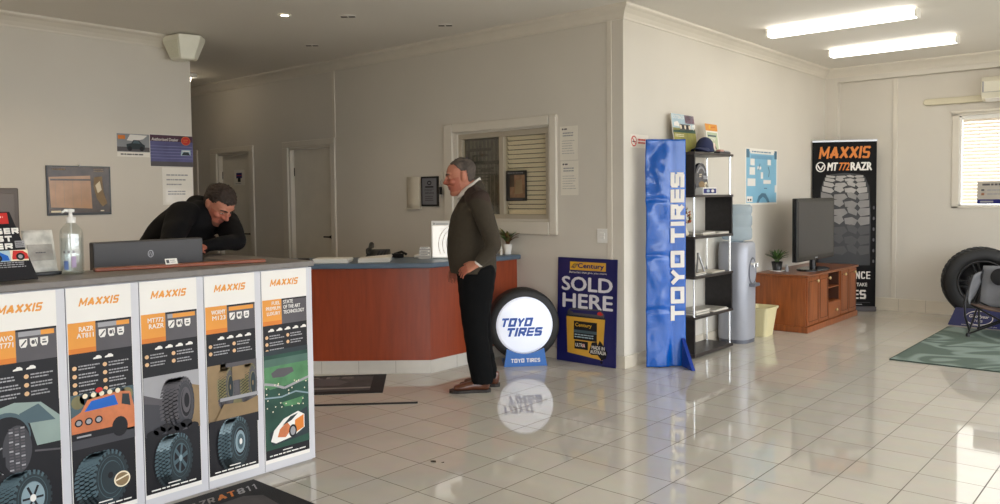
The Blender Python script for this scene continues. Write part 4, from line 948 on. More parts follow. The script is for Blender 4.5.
def draw_mag(g):
    g.rect(.002, .22, .40, .348, SKYP); g.rect(.24, .27, .418, .348, M('print_mauve', '#8f6f7c', rough=.3, var=.1)); g.rect(.002, .002, .418, .225, M('print_grass', '#8f8a45', rough=.35, var=.25, vscale=12)); g.up(); g.text('OUTBACK', .015, .305, .034, PWHITE, w=.22, bold=.03); g.poly([(.03, .24), (.03, .27), (.1, .285), (.13, .26), (.13, .235)], PWHITE)
    g.rect(.13, .20, .33, .26, PGREY); g.poly([(.0, .20), (.4, .22), (.418, .2), (.418, .185), (0, .18)], GREEND); g.up()
    for k in range(5): g.ell(.15+.04*k, .235, .016, .02, PINK if k % 2 else STICK, 10)
    g.text('10', .33, .215, .045, PWHITE, w=.07, bold=.05); g.scribble(.03, .14, .2, .17, 2, STICK, seed=3)
leaning('magazine', 'large outdoor magazine standing at the back of the shelf top', 'magazine', 6.35, .42, .35, -3.455, TOP, .05, WHITEP, draw_mag)
def draw_lf(g):
    g.rect(0, .22, .245, .285, ORANGE); g.up(); g.ell(.09, .255, .02, .018, YELL, 14); g.line([(.10, .25), (.2, .26)], .014, ORANGED); g.rect(.02, .015, .225, .205, M('print_pale_green', '#bcc5a4', rough=.35, var=.1)); g.up(); g.text('TEMP', .05, .125, .035, PWHITE, w=.13, bold=.02); g.rect(.03, .165, .2, .18, TEALM); g.poly([(.06, .055), (.1, .085), (.17, .075), (.18, .05), (.1, .045)], PINK); g.scribble(.03, .02, .21, .035, 1, GREEND, seed=2)
leaning('leaflet', 'upright leaflet with an orange header on the shelf top', 'leaflet', 6.865, .245, .285, -3.40, TOP, .04, WHITEP, draw_lf)
t = thing('baseball_cap', 'navy cap with a round badge on the shelf top', 'cap', (-3.35, 6.70, TOP))
CAPM = M('cap_navy', '#232a4d', rough=.8, var=.1); cx, cy = -3.365, 6.72
mb = MB(); rs = []
for k in range(8):
    a = PI/2*k/7; rs.append([(cx+.082*math.cos(a)*math.cos(b), cy+.10*math.cos(a)*math.sin(b), TOP+.012+.135*math.sin(a)**.8) for b in [2*PI*j/24 for j in range(24)]])
mb.rings(rs, CAPM); mb.build('crown', t)
mb = MB(); rs = []
for k in range(6):
    a = k/5; rs.append([(cx+.06+.0*a+.09*(j/8-.5)*(1-.1*a) if False else cx+.075*math.cos(PI*(j/8-.5)-PI/2), cy-.06-.12*a*math.cos(PI*(j/8-.5))-.02*a, TOP+.022+.03*math.cos(PI*(j/8-.5))-.02*a) for j in range(9)])
mb.add([p for r in rs for p in r], [(i*9+j, i*9+j+1, (i+1)*9+j+1, (i+1)*9+j) for i in range(5) for j in range(8)], CAPM, True); h = mb.build('peak', t); md = h.modifiers.new('thick', 'SOLIDIFY'); md.thickness = .004
mb = MB(); mb.lathe([(.001, .006), (.034, .004), (.036, 0)], (cx+.072, cy+.04, TOP+.06), (.95, .25, .15), M('badge_cream', '#e9dcd0', rough=.4, var=.03), 20); g = G(mb, (cx+.080, cy+.042, TOP+.061), (-.25, .95, 0), (0, 0, 1)); g.rect(-.007, -.02, .007, .02, RED); mb.build('badge', t)
mb = MB(); mb.box(-3.335, -3.275, 6.84, 7.06, TOP+.001, TOP+.018, DGREY); mb.box(-3.32, -3.276, 6.85, 6.92, TOP+.018, TOP+.036, M('box_pink', '#b98a7c', rough=.4, var=.1)); mb.box(-3.315, -3.276, 6.94, 7.04, TOP+.018, TOP+.028, PMID)
tag(mb.build('card_tray', bevel=.002), 'flat dark tray with small cards at the front edge of the shelf top', 'tray')
# display pack on second level
Z2 = 1.438
t = thing('product_pack', 'arched dark blue product pack with a white base on the upper shelf', 'package', (-3.38, 6.74, Z2))
arch = [(-.13, 0)]+[(-.13+.02*(1-math.cos(a))*0-.0+0, 0) for a in []]+[(-.125+.0*k, .0) for k in []]
pr_ = [(-.125, .05), (-.135, .15)]+[(-.02+.118*math.cos(PI*(1-.9*k/9)), .15+.135*math.sin(PI*(1-.9*k/9))) for k in range(10)]+[(.105, .12), (.125, .05)]
PKM = M('pack_charcoal', '#2c2d38', rough=.25, var=.2)
cc = V((-3.40, 6.74, Z2+.003)); mb = MB(); mb.prism([cc+V((0, a, b)) for a, b in pr_], (-.03, 0, 0), PKM); g = G(mb, cc, (0, 1, 0), (0, 0, 1)); g.ring(-.02, .15, .09, .105, .02, PMID, 20, PI*.15, PI*.85); g.rect(-.07, .15, .0, .195, PGREY); g.rect(.02, .14, .10, .17, PMID); g.up(); g.ell(-.01, .09, .06, .03, TAN, 16); g.ell(.07, .085, .03, .03, STICK, 14); g.up(); g.ell(.075, .08, .014, .018, PINK, 12); g.scribble(-.06, .155, -.01, .19, 2, STICK, seed=4); mb.build('card', t, fix=False)
mb = MB(); mb.box(-3.43, -3.33, 6.615, 6.885, Z2+.0005, Z2+.065, WHITE); g = G(mb, (-3.33, 6.615, Z2), (0, 1, 0), (0, 0, 1)); g.rect(.01, .012, .26, .055, NAVY); g.up(); g.ell(.10, .034, .03, .014, SKYP, 14); g.ell(.19, .034, .03, .014, PWHITE, 14); mb.build('tray', t, bevel=.002)
# third level: trophy-like figure and magazines
Z3 = 1.075
t = thing('dried_flower_ornament', 'rust and cream dried flower ornament on the middle shelf', 'ornament', (-3.42, 6.44, Z3))
RUST = M('rust_petal', '#a8552f', rough=.6, var=.25); mb = MB(); mb.lathe([(.03, 0), (.04, .02), (.025, .05), (.018, .08)], (-3.42, 6.44, Z3+.0005), (0, 0, 1), STICK, 18, caps=True); mb.build('vase', t)
r = random.Random(4); mb = MB()
for k in range(40):
    a, e = r.uniform(0, 2*PI), r.uniform(-.6, 1.3); q = V((-3.42, 6.44, Z3+.16))+V((.05*math.cos(a)*math.cos(e), .06*math.sin(a)*math.cos(e), .09*math.sin(e))); mb.lathe([(.001, -.008), (.016, 0), (.001, .008)], q, (r.uniform(-1, 1), r.uniform(-1, 1), .5), (RUST, STICK, OLIVE)[k % 3], 7)
mb.build('flower_head', t)
def pile(label, y0, y1, x0, x1, z, n, seed, group):
    r = random.Random(seed)
    for k in range(n):
        mb = MB(); a = r.uniform(-.08, .08); c0 = V(((x0+x1)/2, (y0+y1)/2, z+.0075*k+.0006)); u_ = V((math.sin(a), math.cos(a), 0)); v_ = V((math.cos(a), -math.sin(a), 0)); w = (y1-y0)/2*r.uniform(.9, 1); dd = (x1-x0)/2*r.uniform(.92, 1)
        mb.obox(c0, u_, v_, (0, 0, 1), (-w, w), (-dd, dd), (0, .0066), (WHITEP, M('brochure_grey', '#a9a49b', rough=.4, var=.1), M('brochure_cream', '#cfc6b6', rough=.45, var=.08))[(k+seed) % 3])
        tag(mb.build('brochure', bevel=.001), (label % 'topmost').replace(' brochure from the top', ' brochure') if k == n-1 else label % (('second', 'third', 'fourth', 'fifth', 'sixth')[n-2-k]), 'brochure', group)
pile('%s brochure from the top of the flat pile left on the middle shelf', 6.53, 6.80, -3.50, -3.29, Z3, 4, 1, 'brochures in the flat pile on the middle shelf')
pile('%s brochure from the top in the pile right on the middle shelf', 6.83, 7.05, -3.50, -3.28, Z3, 3, 2, 'brochures in the right pile on the middle shelf')
Z4 = .723
pile('%s brochure from the top in the pile left below the middle shelf', 6.42, 6.64, -3.49, -3.30, Z4, 3, 3, 'brochures left on the shelf below the middle')
pile('%s brochure from the top in the pile right below the middle shelf', 6.68, 6.98, -3.50, -3.28, Z4, 2, 1, 'brochures right on the shelf below the middle')
t = thing('folding_easel', 'small black and silver wire easel standing on the shelf below the middle', 'easel', (-3.38, 6.56, Z4+.024))
mb = MB(); mb.tube([(-3.33, 6.50, Z4+.026), (-3.36, 6.58, Z4+.19)], .010, STEEL, 8); mb.tube([(-3.33, 6.64, Z4+.026), (-3.36, 6.58, Z4+.19)], .010, STEEL, 8); mb.build('wire_frame', t)
mb = MB(); mb.prism([(-3.37, 6.45, Z4+.027), (-3.37, 6.55, Z4+.027), (-3.39, 6.575, Z4+.10)], (-.012, 0, 0), BLACKM); mb.build('panel', t)
Z5 = .368
pile('%s brochure from the top in the left pile on the lowest but one shelf', 6.42, 6.70, -3.49, -3.30, Z5, 6, 2, 'brochures in the left pile on the second shelf up')
pile('%s brochure from the top in the right pile on the lowest but one shelf', 6.74, 7.02, -3.50, -3.28, Z5, 3, 5, 'brochures in the right pile on the second shelf up')
def draw_calen(g): g.rect(.01, .01, .13, .22, SKYP); g.up(); g.line([(.03, .02), (.10, .12), (.08, .21)], .008, PGREY); g.rect(.02, .17, .08, .20, PMID)
leaning('leaflet', 'white leaflet with a grey squiggle standing in the lowest shelf bay', 'leaflet', 6.56, .14, .23, -3.47, .0425, .03, WHITEP, draw_calen)

# ------------------------------------------------------------------ water cooler and bin
t = thing('water_cooler', 'grey water cooler with a blue bottle beside the zigzag shelf', 'water cooler', (-3.375, 7.42, 0))
CG = M('cooler_grey', '#a5a7b0', rough=.35, metal=.25, var=.03); CGD = M('cooler_dark_grey', '#5d5f68', rough=.4, var=.05)
cc = (-3.375, 7.42)
def rr(w, d_, r_, n=6):
    pts = []
    for (sx, sy, a0) in ((1, 1, 0), (-1, 1, PI/2), (-1, -1, PI), (1, -1, 1.5*PI)):
        for k in range(n+1): a = a0+PI/2*k/n; pts.append((sx*(w/2-r_)+r_*math.cos(a), sy*(d_/2-r_)+r_*math.sin(a)))
    return pts
mb = MB(); mb.rings([[(cc[0]+x*s, cc[1]+y*s, z) for x, y in rr(.31, .32, .10)] for z, s in ((.03, .95), (.05, 1), (.60, 1), (.88, 1.0), (.955, .97), (.975, .88))], CG); mb.build('body', t)
mb = MB(); mb.rings([[(cc[0]+x, cc[1]+y, z) for x, y in rr(.30, .31, .10)] for z in (.0005, .035)], CGD); mb.build('base', t)
mb = MB(); xf = cc[0]+.1555
for k in range(1): mb.rings([[(xf+dx, cc[1]+.01+a, .68+b) for a, b in [(.085*math.cos(q), .15*math.sin(q) if math.sin(q) > 0 else .12*math.sin(q)) for q in [2*PI*j/28 for j in range(28)]]] for dx in (-.02, .002)], CGD)
mb.rings([[(xf+.0025+dx, cc[1]+.01+a, .68+b) for a, b in [(.07*math.cos(q), .13*math.sin(q) if math.sin(q) > 0 else .10*math.sin(q)) for q in [2*PI*j/28 for j in range(28)]]] for dx in (-.01, .001)], CG); mb.build('dispensing_recess', t)
mb = MB(); mb.prism([(xf, cc[1]-.07, .55), (xf+.05, cc[1]-.05, .55), (xf+.05, cc[1]+.07, .55), (xf, cc[1]+.09, .55)], (0, 0, .03), CGD); mb.build('drip_tray', t, bevel=.004)
for dy in (-.03, .05): mb = MB(); mb.tube([(xf, cc[1]+dy, .765), (xf+.035, cc[1]+dy, .765)], .011, WHITE, 10); mb.tube([(xf+.032, cc[1]+dy, .775), (xf+.032, cc[1]+dy, .735)], .009, CHROME, 10); mb.build('tap', t)
mb = MB(); mb.lathe([(.05, .955), (.06, .985), (.135, 1.0), (.142, 1.02), (.142, 1.10), (.134, 1.115), (.134, 1.13), (.142, 1.145), (.142, 1.22), (.134, 1.235), (.134, 1.25), (.142, 1.265), (.142, 1.315), (.12, 1.338), (.001, 1.342)], (*cc, 0), (0, 0, 1), WATER, 36); tag(mb.build('water_bottle', t), 'pale blue ribbed water bottle')
t = thing('waste_bin', 'cream plastic waste bin between the cooler and the wooden cabinet', 'bin', (-3.32, 7.86, 0))
CRB = M('bin_cream', '#d6cba0', rough=.45, var=.03); b0 = (-3.315, 7.87)
def sq(w, d_, z, r_=.03): return [(b0[0]+x, b0[1]+y, z) for x, y in rr(w, d_, r_, 3)]
mb = MB(); mb.rings([sq(.17, .20, .001), sq(.23, .28, .27), sq(.25, .30, .275), sq(.25, .30, .295), sq(.232, .282, .295), sq(.16, .19, .012)], CRB, smooth=False); mb.build('body', t, fix=True)
mb = MB(); mb.rings([sq(.256, .306, .286), sq(.258, .308, .298)], CRB, caps=False, smooth=False); mb.build('rim', t)

# ------------------------------------------------------------------ television cabinet
CW = M('cabinet_wood', '#8a4a22', rough=.35, var=.10, kind='woodv'); CWT = M('cabinet_top_wood', '#7d4523', rough=.3, var=.08, kind='wood'); CWD = M('cabinet_inside', '#4a2613', rough=.6, var=.1)
BRASS = M('knob_brass', '#c9b183', rough=.3, metal=.6, var=.04)
t = thing('tv_cabinet', 'reddish wood television cabinet with four doors along the wall', 'cabinet', (-3.27, 9.03, 0))
yA, yB, xA, xB, hC = 8.235, 9.82, -3.545, -2.985, .60
n0, n1 = 8.872, 9.26
mb = MB(); mb.box(xA, xB-.018, yA, n0, .06, hC-.025, CW); mb.box(xA, xB-.018, n1, yB, .06, hC-.025, CW); mb.box(xA, xA+.02, n0, n1, .06, hC-.025, CWD); mb.box(xA, xB-.018, n0, n1, .06, .25, CW); mb.box(xA, xB-.02, n0, n1, .40, .412, CW); mb.box(xA+.02, xB-.02, n0, n0+.003, .25, hC-.025, CWD); mb.box(xA+.02, xB-.02, n1-.003, n1, .25, hC-.025, CWD); mb.build('carcass', t, bevel=.002)
MB().box(xA, xB+.018, yA-.018, yB+.018, hC-.025, hC, CWT).build('cabinet_top', t, bevel=.006)
MB().box(xA+.005, xB+.012, yA-.012, yB+.012, .001, .065, CW).build('plinth', t, bevel=.006)
def knob(par, y, z, x=xB+.004): mb = MB(); mb.lathe([(.006, 0), (.006, .012), (.017, .02), (.018, .028), (.010, .034), (.001, .035)], (x, y, z), (1, 0, 0), BRASS, 16); mb.build('knob', par)
for (ya, yb, yk) in ((yA+.012, 8.575, 8.475), (8.585, n0-.008, 8.838), (n1+.008, 9.535, 9.352), (9.545, yB-.012, 9.69)):
    mb = MB(); mb.box(xB-.017, xB, ya, yb, .075, hC-.03, CW); mb.box(xB, xB+.004, ya+.03, yb-.03, .11, .115, CWD); mb.box(xB, xB+.004, ya+.03, yb-.03, hC-.075, hC-.07, CWD); mb.box(xB, xB+.004, ya+.03, ya+.034, .11, hC-.07, CWD); mb.box(xB, xB+.004, yb-.034, yb-.03, .11, hC-.07, CWD); dd = mb.build('door', t, bevel=.002); knob(dd, yk, .525)
dd = MB().box(xB-.017, xB, n0+.006, n1-.006, .078, .245, CW).build('drawer', t, bevel=.002); knob(dd, 9.08, .155, xB)
t = thing('television', 'black flat television standing on the wooden cabinet', 'television', (-3.2, 8.92, hC))
TVB = M('tv_bezel', '#121213', rough=.22, var=.05); TVS = M('tv_screen', '#26262b', rough=.10, var=.03, spec=.7)
mb = MB(); mb.box(-3.185, -3.13, 8.335, 9.475, .715, 1.388, TVB); mb.box(-3.235, -3.185, 8.55, 9.26, .76, 1.25, TVB); mb.build('housing', t, bevel=.008)
MB().box(-3.132, -3.128, 8.372, 9.438, .765, 1.352, TVS).build('screen', t)
mb = MB(); g = G(mb, (-3.1298, 8.37, .72), (0, 1, 0), (0, 0, 1)); g.rect(.5, .012, .57, .024, PMID); mb.build('badge', t)
mb = MB(); mb.tube([(-3.17, 8.905, hC+.018), (-3.17, 8.905, .75)], .035, TVB, 16); mb.build('neck', t)
mb = MB(); mb.rings([[(-3.165+.15*s*math.cos(q), 8.905+.29*s*math.sin(q), z) for q in [2*PI*k/36 for k in range(36)]] for z, s in ((hC+.0008, 1), (hC+.012, 1), (hC+.02, .9))], TVB); mb.build('stand', t)
LEAF2 = [M('leaf_dark_green', '#3c5a2c', rough=.45, var=.2), M('leaf_mid_green', '#5b7d3c', rough=.45, var=.2)]
mb = MB(); mb.lathe([(.001, 0), (.06, 0), (.085, .014), (.083, .016), (.058, .006), (.001, .006)], (-3.40, 8.48, hC+.0006), (0, 0, 1), GLZ, 28); tag(mb.build('saucer'), 'white saucer under the dark plant pot on the cabinet', 'saucer')
pt = potted('potted_plant', 'small green plant in a dark pot on the wooden cabinet', (-3.40, 8.48, hC+.0075), .042, .058, .10, M('pot_dark', '#211e1d', rough=.4, var=.2), LEAF2, 24, .19, 9)
mb = MB(); mb.lathe([(.016, 0), (.019, .012), (.017, .045), (.010, .06), (.012, .07), (.001, .084)], (-3.30, 8.50, hC+.001), (0, 0, 1), PMID, 16); g = G(mb, (-3.2805, 8.49, hC+.01), (0, 1, 0), (0, 0, 1)); tag(mb.build('figurine'), 'tiny grey ornament standing in front of the dark plant pot', 'ornament')

# ------------------------------------------------------------------ tyre banner in the far corner
t = thing('pull_up_banner', 'black pull-up banner with orange heading and giant tyre tread in the far corner', 'banner', (-3.22, 10.07, 0))
Hn = 2.01; BB = M('banner_black', '#0b090a', rough=.7, var=.1, spec=.2); o = V((-3.540, 9.91, .06)); un = V((.856, .517, 0)).normalized(); nb = un.cross(V((0, 0, 1))); W = .738
mb = MB(); g = board(mb, o, un, (0, 0, 1), W, Hn, .003, BB); g.u = un*(W/.655)
g.block('MAXXIS', .065, 1.80, .145, ORANGED, .515, t=.29, shear=.12, gap=.1)
g.ring(.085, 1.70, .05, .062, .012, PWHITE, 24); g.text('MT', .155, 1.655, .095, PWHITE, w=.105, bold=.05, shear=.2); g.text('772', .274, 1.655, .095, ORANGED, w=.105, bold=.03, shear=.2); g.text('RAZR', .395, 1.655, .095, PWHITE, w=.21, bold=.055); g.line([(.055, 1.72), (.085, 1.665), (.115, 1.72)], .014, PWHITE); g.up()
TRD = M('tread_print_grey', '#7b7672', rough=.5, var=.15); TRL = M('tread_print_light', '#9c9690', rough=.5, var=.1); TRK = M('tread_print_dark', '#3a3634', rough=.5, var=.1); TRG = M('tread_print_groove', '#1b1817', rough=.5, var=.1)
g.poly([(.07, .50), (.065, 1.1), (.09, 1.45), (.13, 1.575), (.19, 1.61), (.33, 1.625), (.48, 1.61), (.54, 1.575), (.58, 1.45), (.60, 1.1), (.595, .50)], TRG); g.up()
def edge(b): return .255 if b < 1.15 else .255-.075*((b-1.15)/.46)**2.0
rows = [(.52, .115), (.645, .115), (.77, .112), (.89, .108), (1.005, .104), (1.115, .098), (1.215, .09), (1.308, .082), (1.39, .07), (1.46, .06), (1.522, .045), (1.568, .03)]
for k, (b, h) in enumerate(rows):
    mt = TRG if k < 1 else TRK if k < 4 else TRD if k < 8 else TRL; e = edge(b+h/2); cx = .332; s2 = 1 if k % 2 else -1
    def q(*pts):
        mx, my = sum(p[0] for p in pts)/len(pts), sum(p[1] for p in pts)/len(pts)
        g.poly([(cx+max(-1, min(1, mx+(x-mx)*1.13))*e, b+(my+(y-my)*1.22)*h) for x, y in pts], mt)
    q((-1.0, .25), (-.62, -.05), (-.50, .25), (-.58, .62), (-.98, .95))
    q((1.0, .05), (.66, -.10), (.54, .35), (.64, .72), (.98, .75))
    if k % 2: q((-.44, .10), (-.10, -.12), (.10, .25), (-.02, .70), (-.40, .62)); q((.18, .30), (.46, .0), (.50, .50), (.30, .95), (.12, .82))
    else: q((-.44, .40), (-.20, .05), (-.04, .40), (-.14, .92), (-.42, .85)); q((.06, .05), (.40, -.08), (.50, .40), (.30, .72), (.02, .60))
    g.line([(cx-.80*e, b+h*.2), (cx-.70*e, b+h*.65)], .006, TRG) if False else None
g.up(); g.text('BUILT WITH', .15, .435, .06, PWHITE, w=.42, bold=.03) if False else None
g.block('CONFIDENCE', .10, .335, .09, PWHITE, .50, t=.2); g.text('THE ROAD YOU TAKE', .12, .245, .042, PWHITE, w=.45, bold=.025); g.block('TYRES', .20, .09, .11, PWHITE, .36, t=.3, gap=.1); g.rect(.06, .045, .60, .049, PGREY); g.rect(.33, .018, .52, .028, PMID)
for k in range(6): g.ell(.63, .55+.13*k, .010, .022, PGREY, 8)
mb.build('printed_sheet', t)
mb = MB(); mb.obox(o-V((0, 0, .06)), un, nb, (0, 0, 1), (-.005, W+.005), (-.035, .035), (.001, .06), PGREY); mb.build('cassette', t, bevel=.008); mb = MB(); mb.obox(o, un, nb, (0, 0, 1), (-.003, W+.003), (-.008, .006), (Hn-.01, Hn+.012), STEEL); mb.tube([o+un*W/2-nb*.018, o+un*W/2-nb*.018+V((0, 0, Hn))], .008, STEEL, 8); mb.build('top_rail', t)

# ------------------------------------------------------------------ right corner: tyre display, chair, rug, air conditioner
def alloy(t, ctr, ax, R, w, name='wheel'):
    ax = V(ax).normalized()
    mb = MB(); mb.lathe(tyre_profile(R-.008, R*.63, w), ctr, ax, RUBBER, 56); tread(mb, ctr, ax, R-.006, w, 40, RUBBER); mb.build('rubber_casing', t)
    RIM = M('rim_dark', '#3a3838', rough=.35, metal=.5, var=.05); RIMB = M('rim_black', '#191818', rough=.35, metal=.3, var=.05)
    mb = MB(); mb.lathe([(R*.64, w*.42), (R*.62, w*.46), (R*.59, w*.40), (R*.56, w*.2), (R*.54, -w*.3), (R*.1, -w*.32), (.002, -w*.32)], ctr, ax, RIM, 48); r = mb.build('rim', t)
    a = V((0, 0, 1)); b = ax.cross(a)
    for k in range(5):
        th = 2*PI*k/5+.35
        for dth in (-.13, .13):
            mb = MB(); p = lambda rr_, tt, h: V(ctr)+ax*h+(a*math.cos(tt)+b*math.sin(tt))*rr_
            mb.prism([p(R*.09, th+dth*2.2, w*.26), p(R*.58, th+dth-.045, w*.36), p(R*.58, th+dth+.045, w*.36), p(R*.09, th+dth*2.2+.4*(1 if dth > 0 else -1)*0+.25, w*.26)], -ax*.03, RIMB); mb.build('spoke', r, bevel=.003, fix=True)
    mb = MB(); mb.lathe([(R*.13, w*.2), (R*.13, w*.29), (R*.10, w*.31), (.001, w*.31)], ctr, ax, RIMB, 24); mb.build('hub_cap', t)
t = thing('wheel_display', 'large tyre on a dark spoked rim standing by the back wall', 'tyre', (-1.72, 10.0, 0))
alloy(t, V((-1.735, 9.985, .452)), V((.30, -.95, 0)), .385, .24)
GYB = M('board_navy', '#23285f', rough=.4, var=.06)
BT = thing('tyre_stand', 'low navy board with an oval emblem in front of the big tyre', 'sign', (-1.72, 9.78, 0))
ux = V((.99, -.12, 0)).normalized(); lean4 = V((.02, .10, .20)).normalized(); o = V((-2.0, 9.70, .002))
mb = MB(); mb.prism([o+ux*.0, o+ux*.62, o+ux*.58+lean4*.205, o+ux*.04+lean4*.205], V((0, .012, 0)), GYB); g = G(mb, o, ux, lean4); g.eps = .0008; g.ring(.285, .105, .135, .082, .008, PWHITE, 36); g.up(); g.text('Goodyear', .285, .095, .045, PWHITE, w=.19, align='c', bold=.02, shear=.15); g.text('TYRES', .285, .058, .025, PWHITE, w=.08, align='c'); g.text('www.goodyear.com.au', .13, .008, .018, PWHITE, w=.34, bold=.01); mb.build('front_board', BT)
mb = MB(); mb.box(-1.99, -1.40, 9.745, 10.25, .001, .03, GYB); mb.box(-1.95, -1.44, 9.80, 9.83, .03, .10, GYB); mb.build('cradle', BT, bevel=.004)
# camping chair
t = thing('camping_chair', 'grey and black folding camping chair in front of the big tyre', 'chair', (-1.375, 9.18, 0))
FT = M('chair_tube', '#232325', rough=.35, metal=.4, var=.04); FG = M('chair_grey_fabric', '#77777a', rough=.8, var=.08, bump=.2); FB = M('chair_black_fabric', '#1c1b1d', rough=.85, var=.1)
cx, cy = -1.375, 9.18
LG = [((-.29, -.24, .026), (.27, -.20, .31)), ((.29, -.24, .02), (-.27, -.20, .31)), ((-.29, .24, .02), (.27, .24, .29)), ((.29, .24, .02), (-.27, .24, .29)), ((-.29, -.24, .02), (-.28, .25, .30)), ((.29, -.24, .02), (.28, .25, .30))]
for a, b in LG: mb = MB(); mb.tube([(cx+a[0], cy+a[1], a[2]), (cx+b[0], cy+b[1], b[2])], .009, FT, 10); mb.build('leg', t)
for s in (-1, 1): mb = MB(); mb.tube([(cx+s*.28, cy+.25, .02), (cx+s*.29, cy+.28, .30), (cx+s*.27, cy+.34, .62)], .010, FT, 10); mb.build('leg', t)
for a in ((-.29, -.24), (.29, -.24), (-.28, .25), (.28, .25)): mb = MB(); mb.lathe([(.02, 0), (.02, .02), (.012, .035)], (cx+a[0], cy+a[1], .0005), (0, 0, 1), FT, 12, caps=True); mb.build('foot', t)
def sheet(pts, nu, nv, mat, name, th=.012):
    """bilinear patch with sag: pts 4 corners + sag vector"""
    (p00, p10, p11, p01), sag = [V(p) for p in pts[0]], V(pts[1]); vs = []
    for j in range(nv+1):
        for i in range(nu+1):
            u_, v_ = i/nu, j/nv; q = p00*(1-u_)*(1-v_)+p10*u_*(1-v_)+p11*u_*v_+p01*(1-u_)*v_; vs.append(q+sag*(4*u_*(1-u_))*(1-.5*v_)*1.0)
    mb = MB(); mb.add(vs, [(j*(nu+1)+i, j*(nu+1)+i+1, (j+1)*(nu+1)+i+1, (j+1)*(nu+1)+i) for j in range(nv) for i in range(nu)], mat, True); h = mb.build(name, t); md = h.modifiers.new('thick', 'SOLIDIFY'); md.thickness = th; return h
P_ = lambda x, y, z: (cx+x, cy+y, z)
FBR = M('chair_brown_panel', '#5a463c', rough=.85, var=.15)
sheet(([P_(-.27, -.22, .33), P_(.27, -.22, .33), P_(.27, .24, .27), P_(-.27, .24, .27)], (0, 0, -.06)), 10, 8, FBR, 'seat')
sheet(([P_(-.27, .22, .25), P_(.27, .22, .25), P_(.27, .36, .66), P_(-.27, .36, .66)], (0, .07, 0)), 10, 10, FG, 'backrest')
mb = MB(); mb.lathe([(.001, .002), (.085, .001), (.09, -.004)], P_(-.10, .262, .56), (0, -1, .3), FB, 22); mb.build('head_patch', t)
for s in (-1, 1):
    # side sling: a broad grey band that swoops from the back corner down to the seat front
    vs = []; nu = 14
    for i in range(nu+1):
        q = i/nu; yy = .33-.56*q; zz = .60-.02*q-.16*q*q; w_ = .10+.10*math.sin(PI*min(1, q*1.1)); bow = .035*math.sin(PI*q)
        for k in range(5): vs.append(P_(s*(.285+bow*(1-.3*k/4)+.012*math.sin(PI*k/4)), yy, zz-w_*k/4))
    mb = MB(); mb.add(vs, [(i*5+k, i*5+k+1, (i+1)*5+k+1, (i+1)*5+k) for i in range(nu) for k in range(4)], FG, True); h = mb.build('side_sling', t); md = h.modifiers.new('thick', 'SOLIDIFY'); md.thickness = .012
    mb = MB(); mb.tube([P_(s*.28, -.22, .06), P_(s*.31, -.27, .20), P_(s*.315, -.27, .34), P_(s*.30, -.22, .46), P_(s*.30, .0, .585)], .011, FT, 10); mb.build('arm_tube', t)
    mb = MB(); mb.lathe([(.05, -.004), (.05, .004), (.001, .006)], P_(s*.335, .02, .52), (s, 0, 0), FB, 18, caps=True); mb.build('cup_pocket', t)
t.location.z = .0112
# rug
def rug_material():
    m = bpy.data.materials.new('rug_green'); m.use_nodes = True; nt = m.node_tree; b = nt.nodes['Principled BSDF']; N = nt.nodes.new; L = nt.links.new
    tc = N('ShaderNodeTexCoord'); mp = N('ShaderNodeMapping'); L(tc.outputs['Object'], mp.inputs['Vector']); mp.inputs['Scale'].default_value = (1.1, .75, 1)
    n = N('ShaderNodeTexNoise'); n.inputs['Scale'].default_value = 1.4; n.inputs['Detail'].default_value = 1; n.inputs['Distortion'].default_value = 1.2; L(mp.outputs[0], n.inputs['Vector'])
    rp = N('ShaderNodeValToRGB'); L(n.outputs['Fac'], rp.inputs['Fac']); e = rp.color_ramp.elements
    dk, lt = (*lin('#5f6d65'), 1), (*lin('#86958e'), 1); e[0].position = .40; e[0].color = dk; e[1].position = .44; e[1].color = lt
    for p, c in ((.49, lt), (.53, dk), (.60, dk), (.63, lt), (.66, lt), (.69, dk)): q = e.new(p); q.color = c
    L(rp.outputs['Color'], b.inputs['Base Color']); b.inputs['Roughness'].default_value = .9; b.inputs['Specular IOR Level'].default_value = .2
    n2 = N('ShaderNodeTexNoise'); n2.inputs['Scale'].default_value = 350; L(tc.outputs['Object'], n2.inputs['Vector']); bp = N('ShaderNodeBump'); bp.inputs['Strength'].default_value = .4; bp.inputs['Distance'].default_value = .004; L(n2.outputs['Fac'], bp.inputs['Height']); L(bp.outputs['Normal'], b.inputs['Normal'])
    return m
t = thing('area_rug', 'large grey green rug with pale swirls on the tiled floor', 'rug', (-1.05, 8.45, 0))
MB().box(-1.95, -.15, 7.35, 9.50, .0008, .011, rug_material()).build('pile', t, bevel=.004)
mb = MB(); RE = M('rug_edge', '#3f4c44', rough=.9, var=.1); mb.box(-1.957, -1.95, 7.343, 9.507, .0008, .0105, RE); mb.box(-1.957, -.143, 7.343, 7.35, .0008, .0105, RE); mb.box(-1.957, -.143, 9.50, 9.507, .0008, .0105, RE); mb.box(-.15, -.143, 7.343, 9.507, .0008, .0105, RE); mb.build('binding', t)
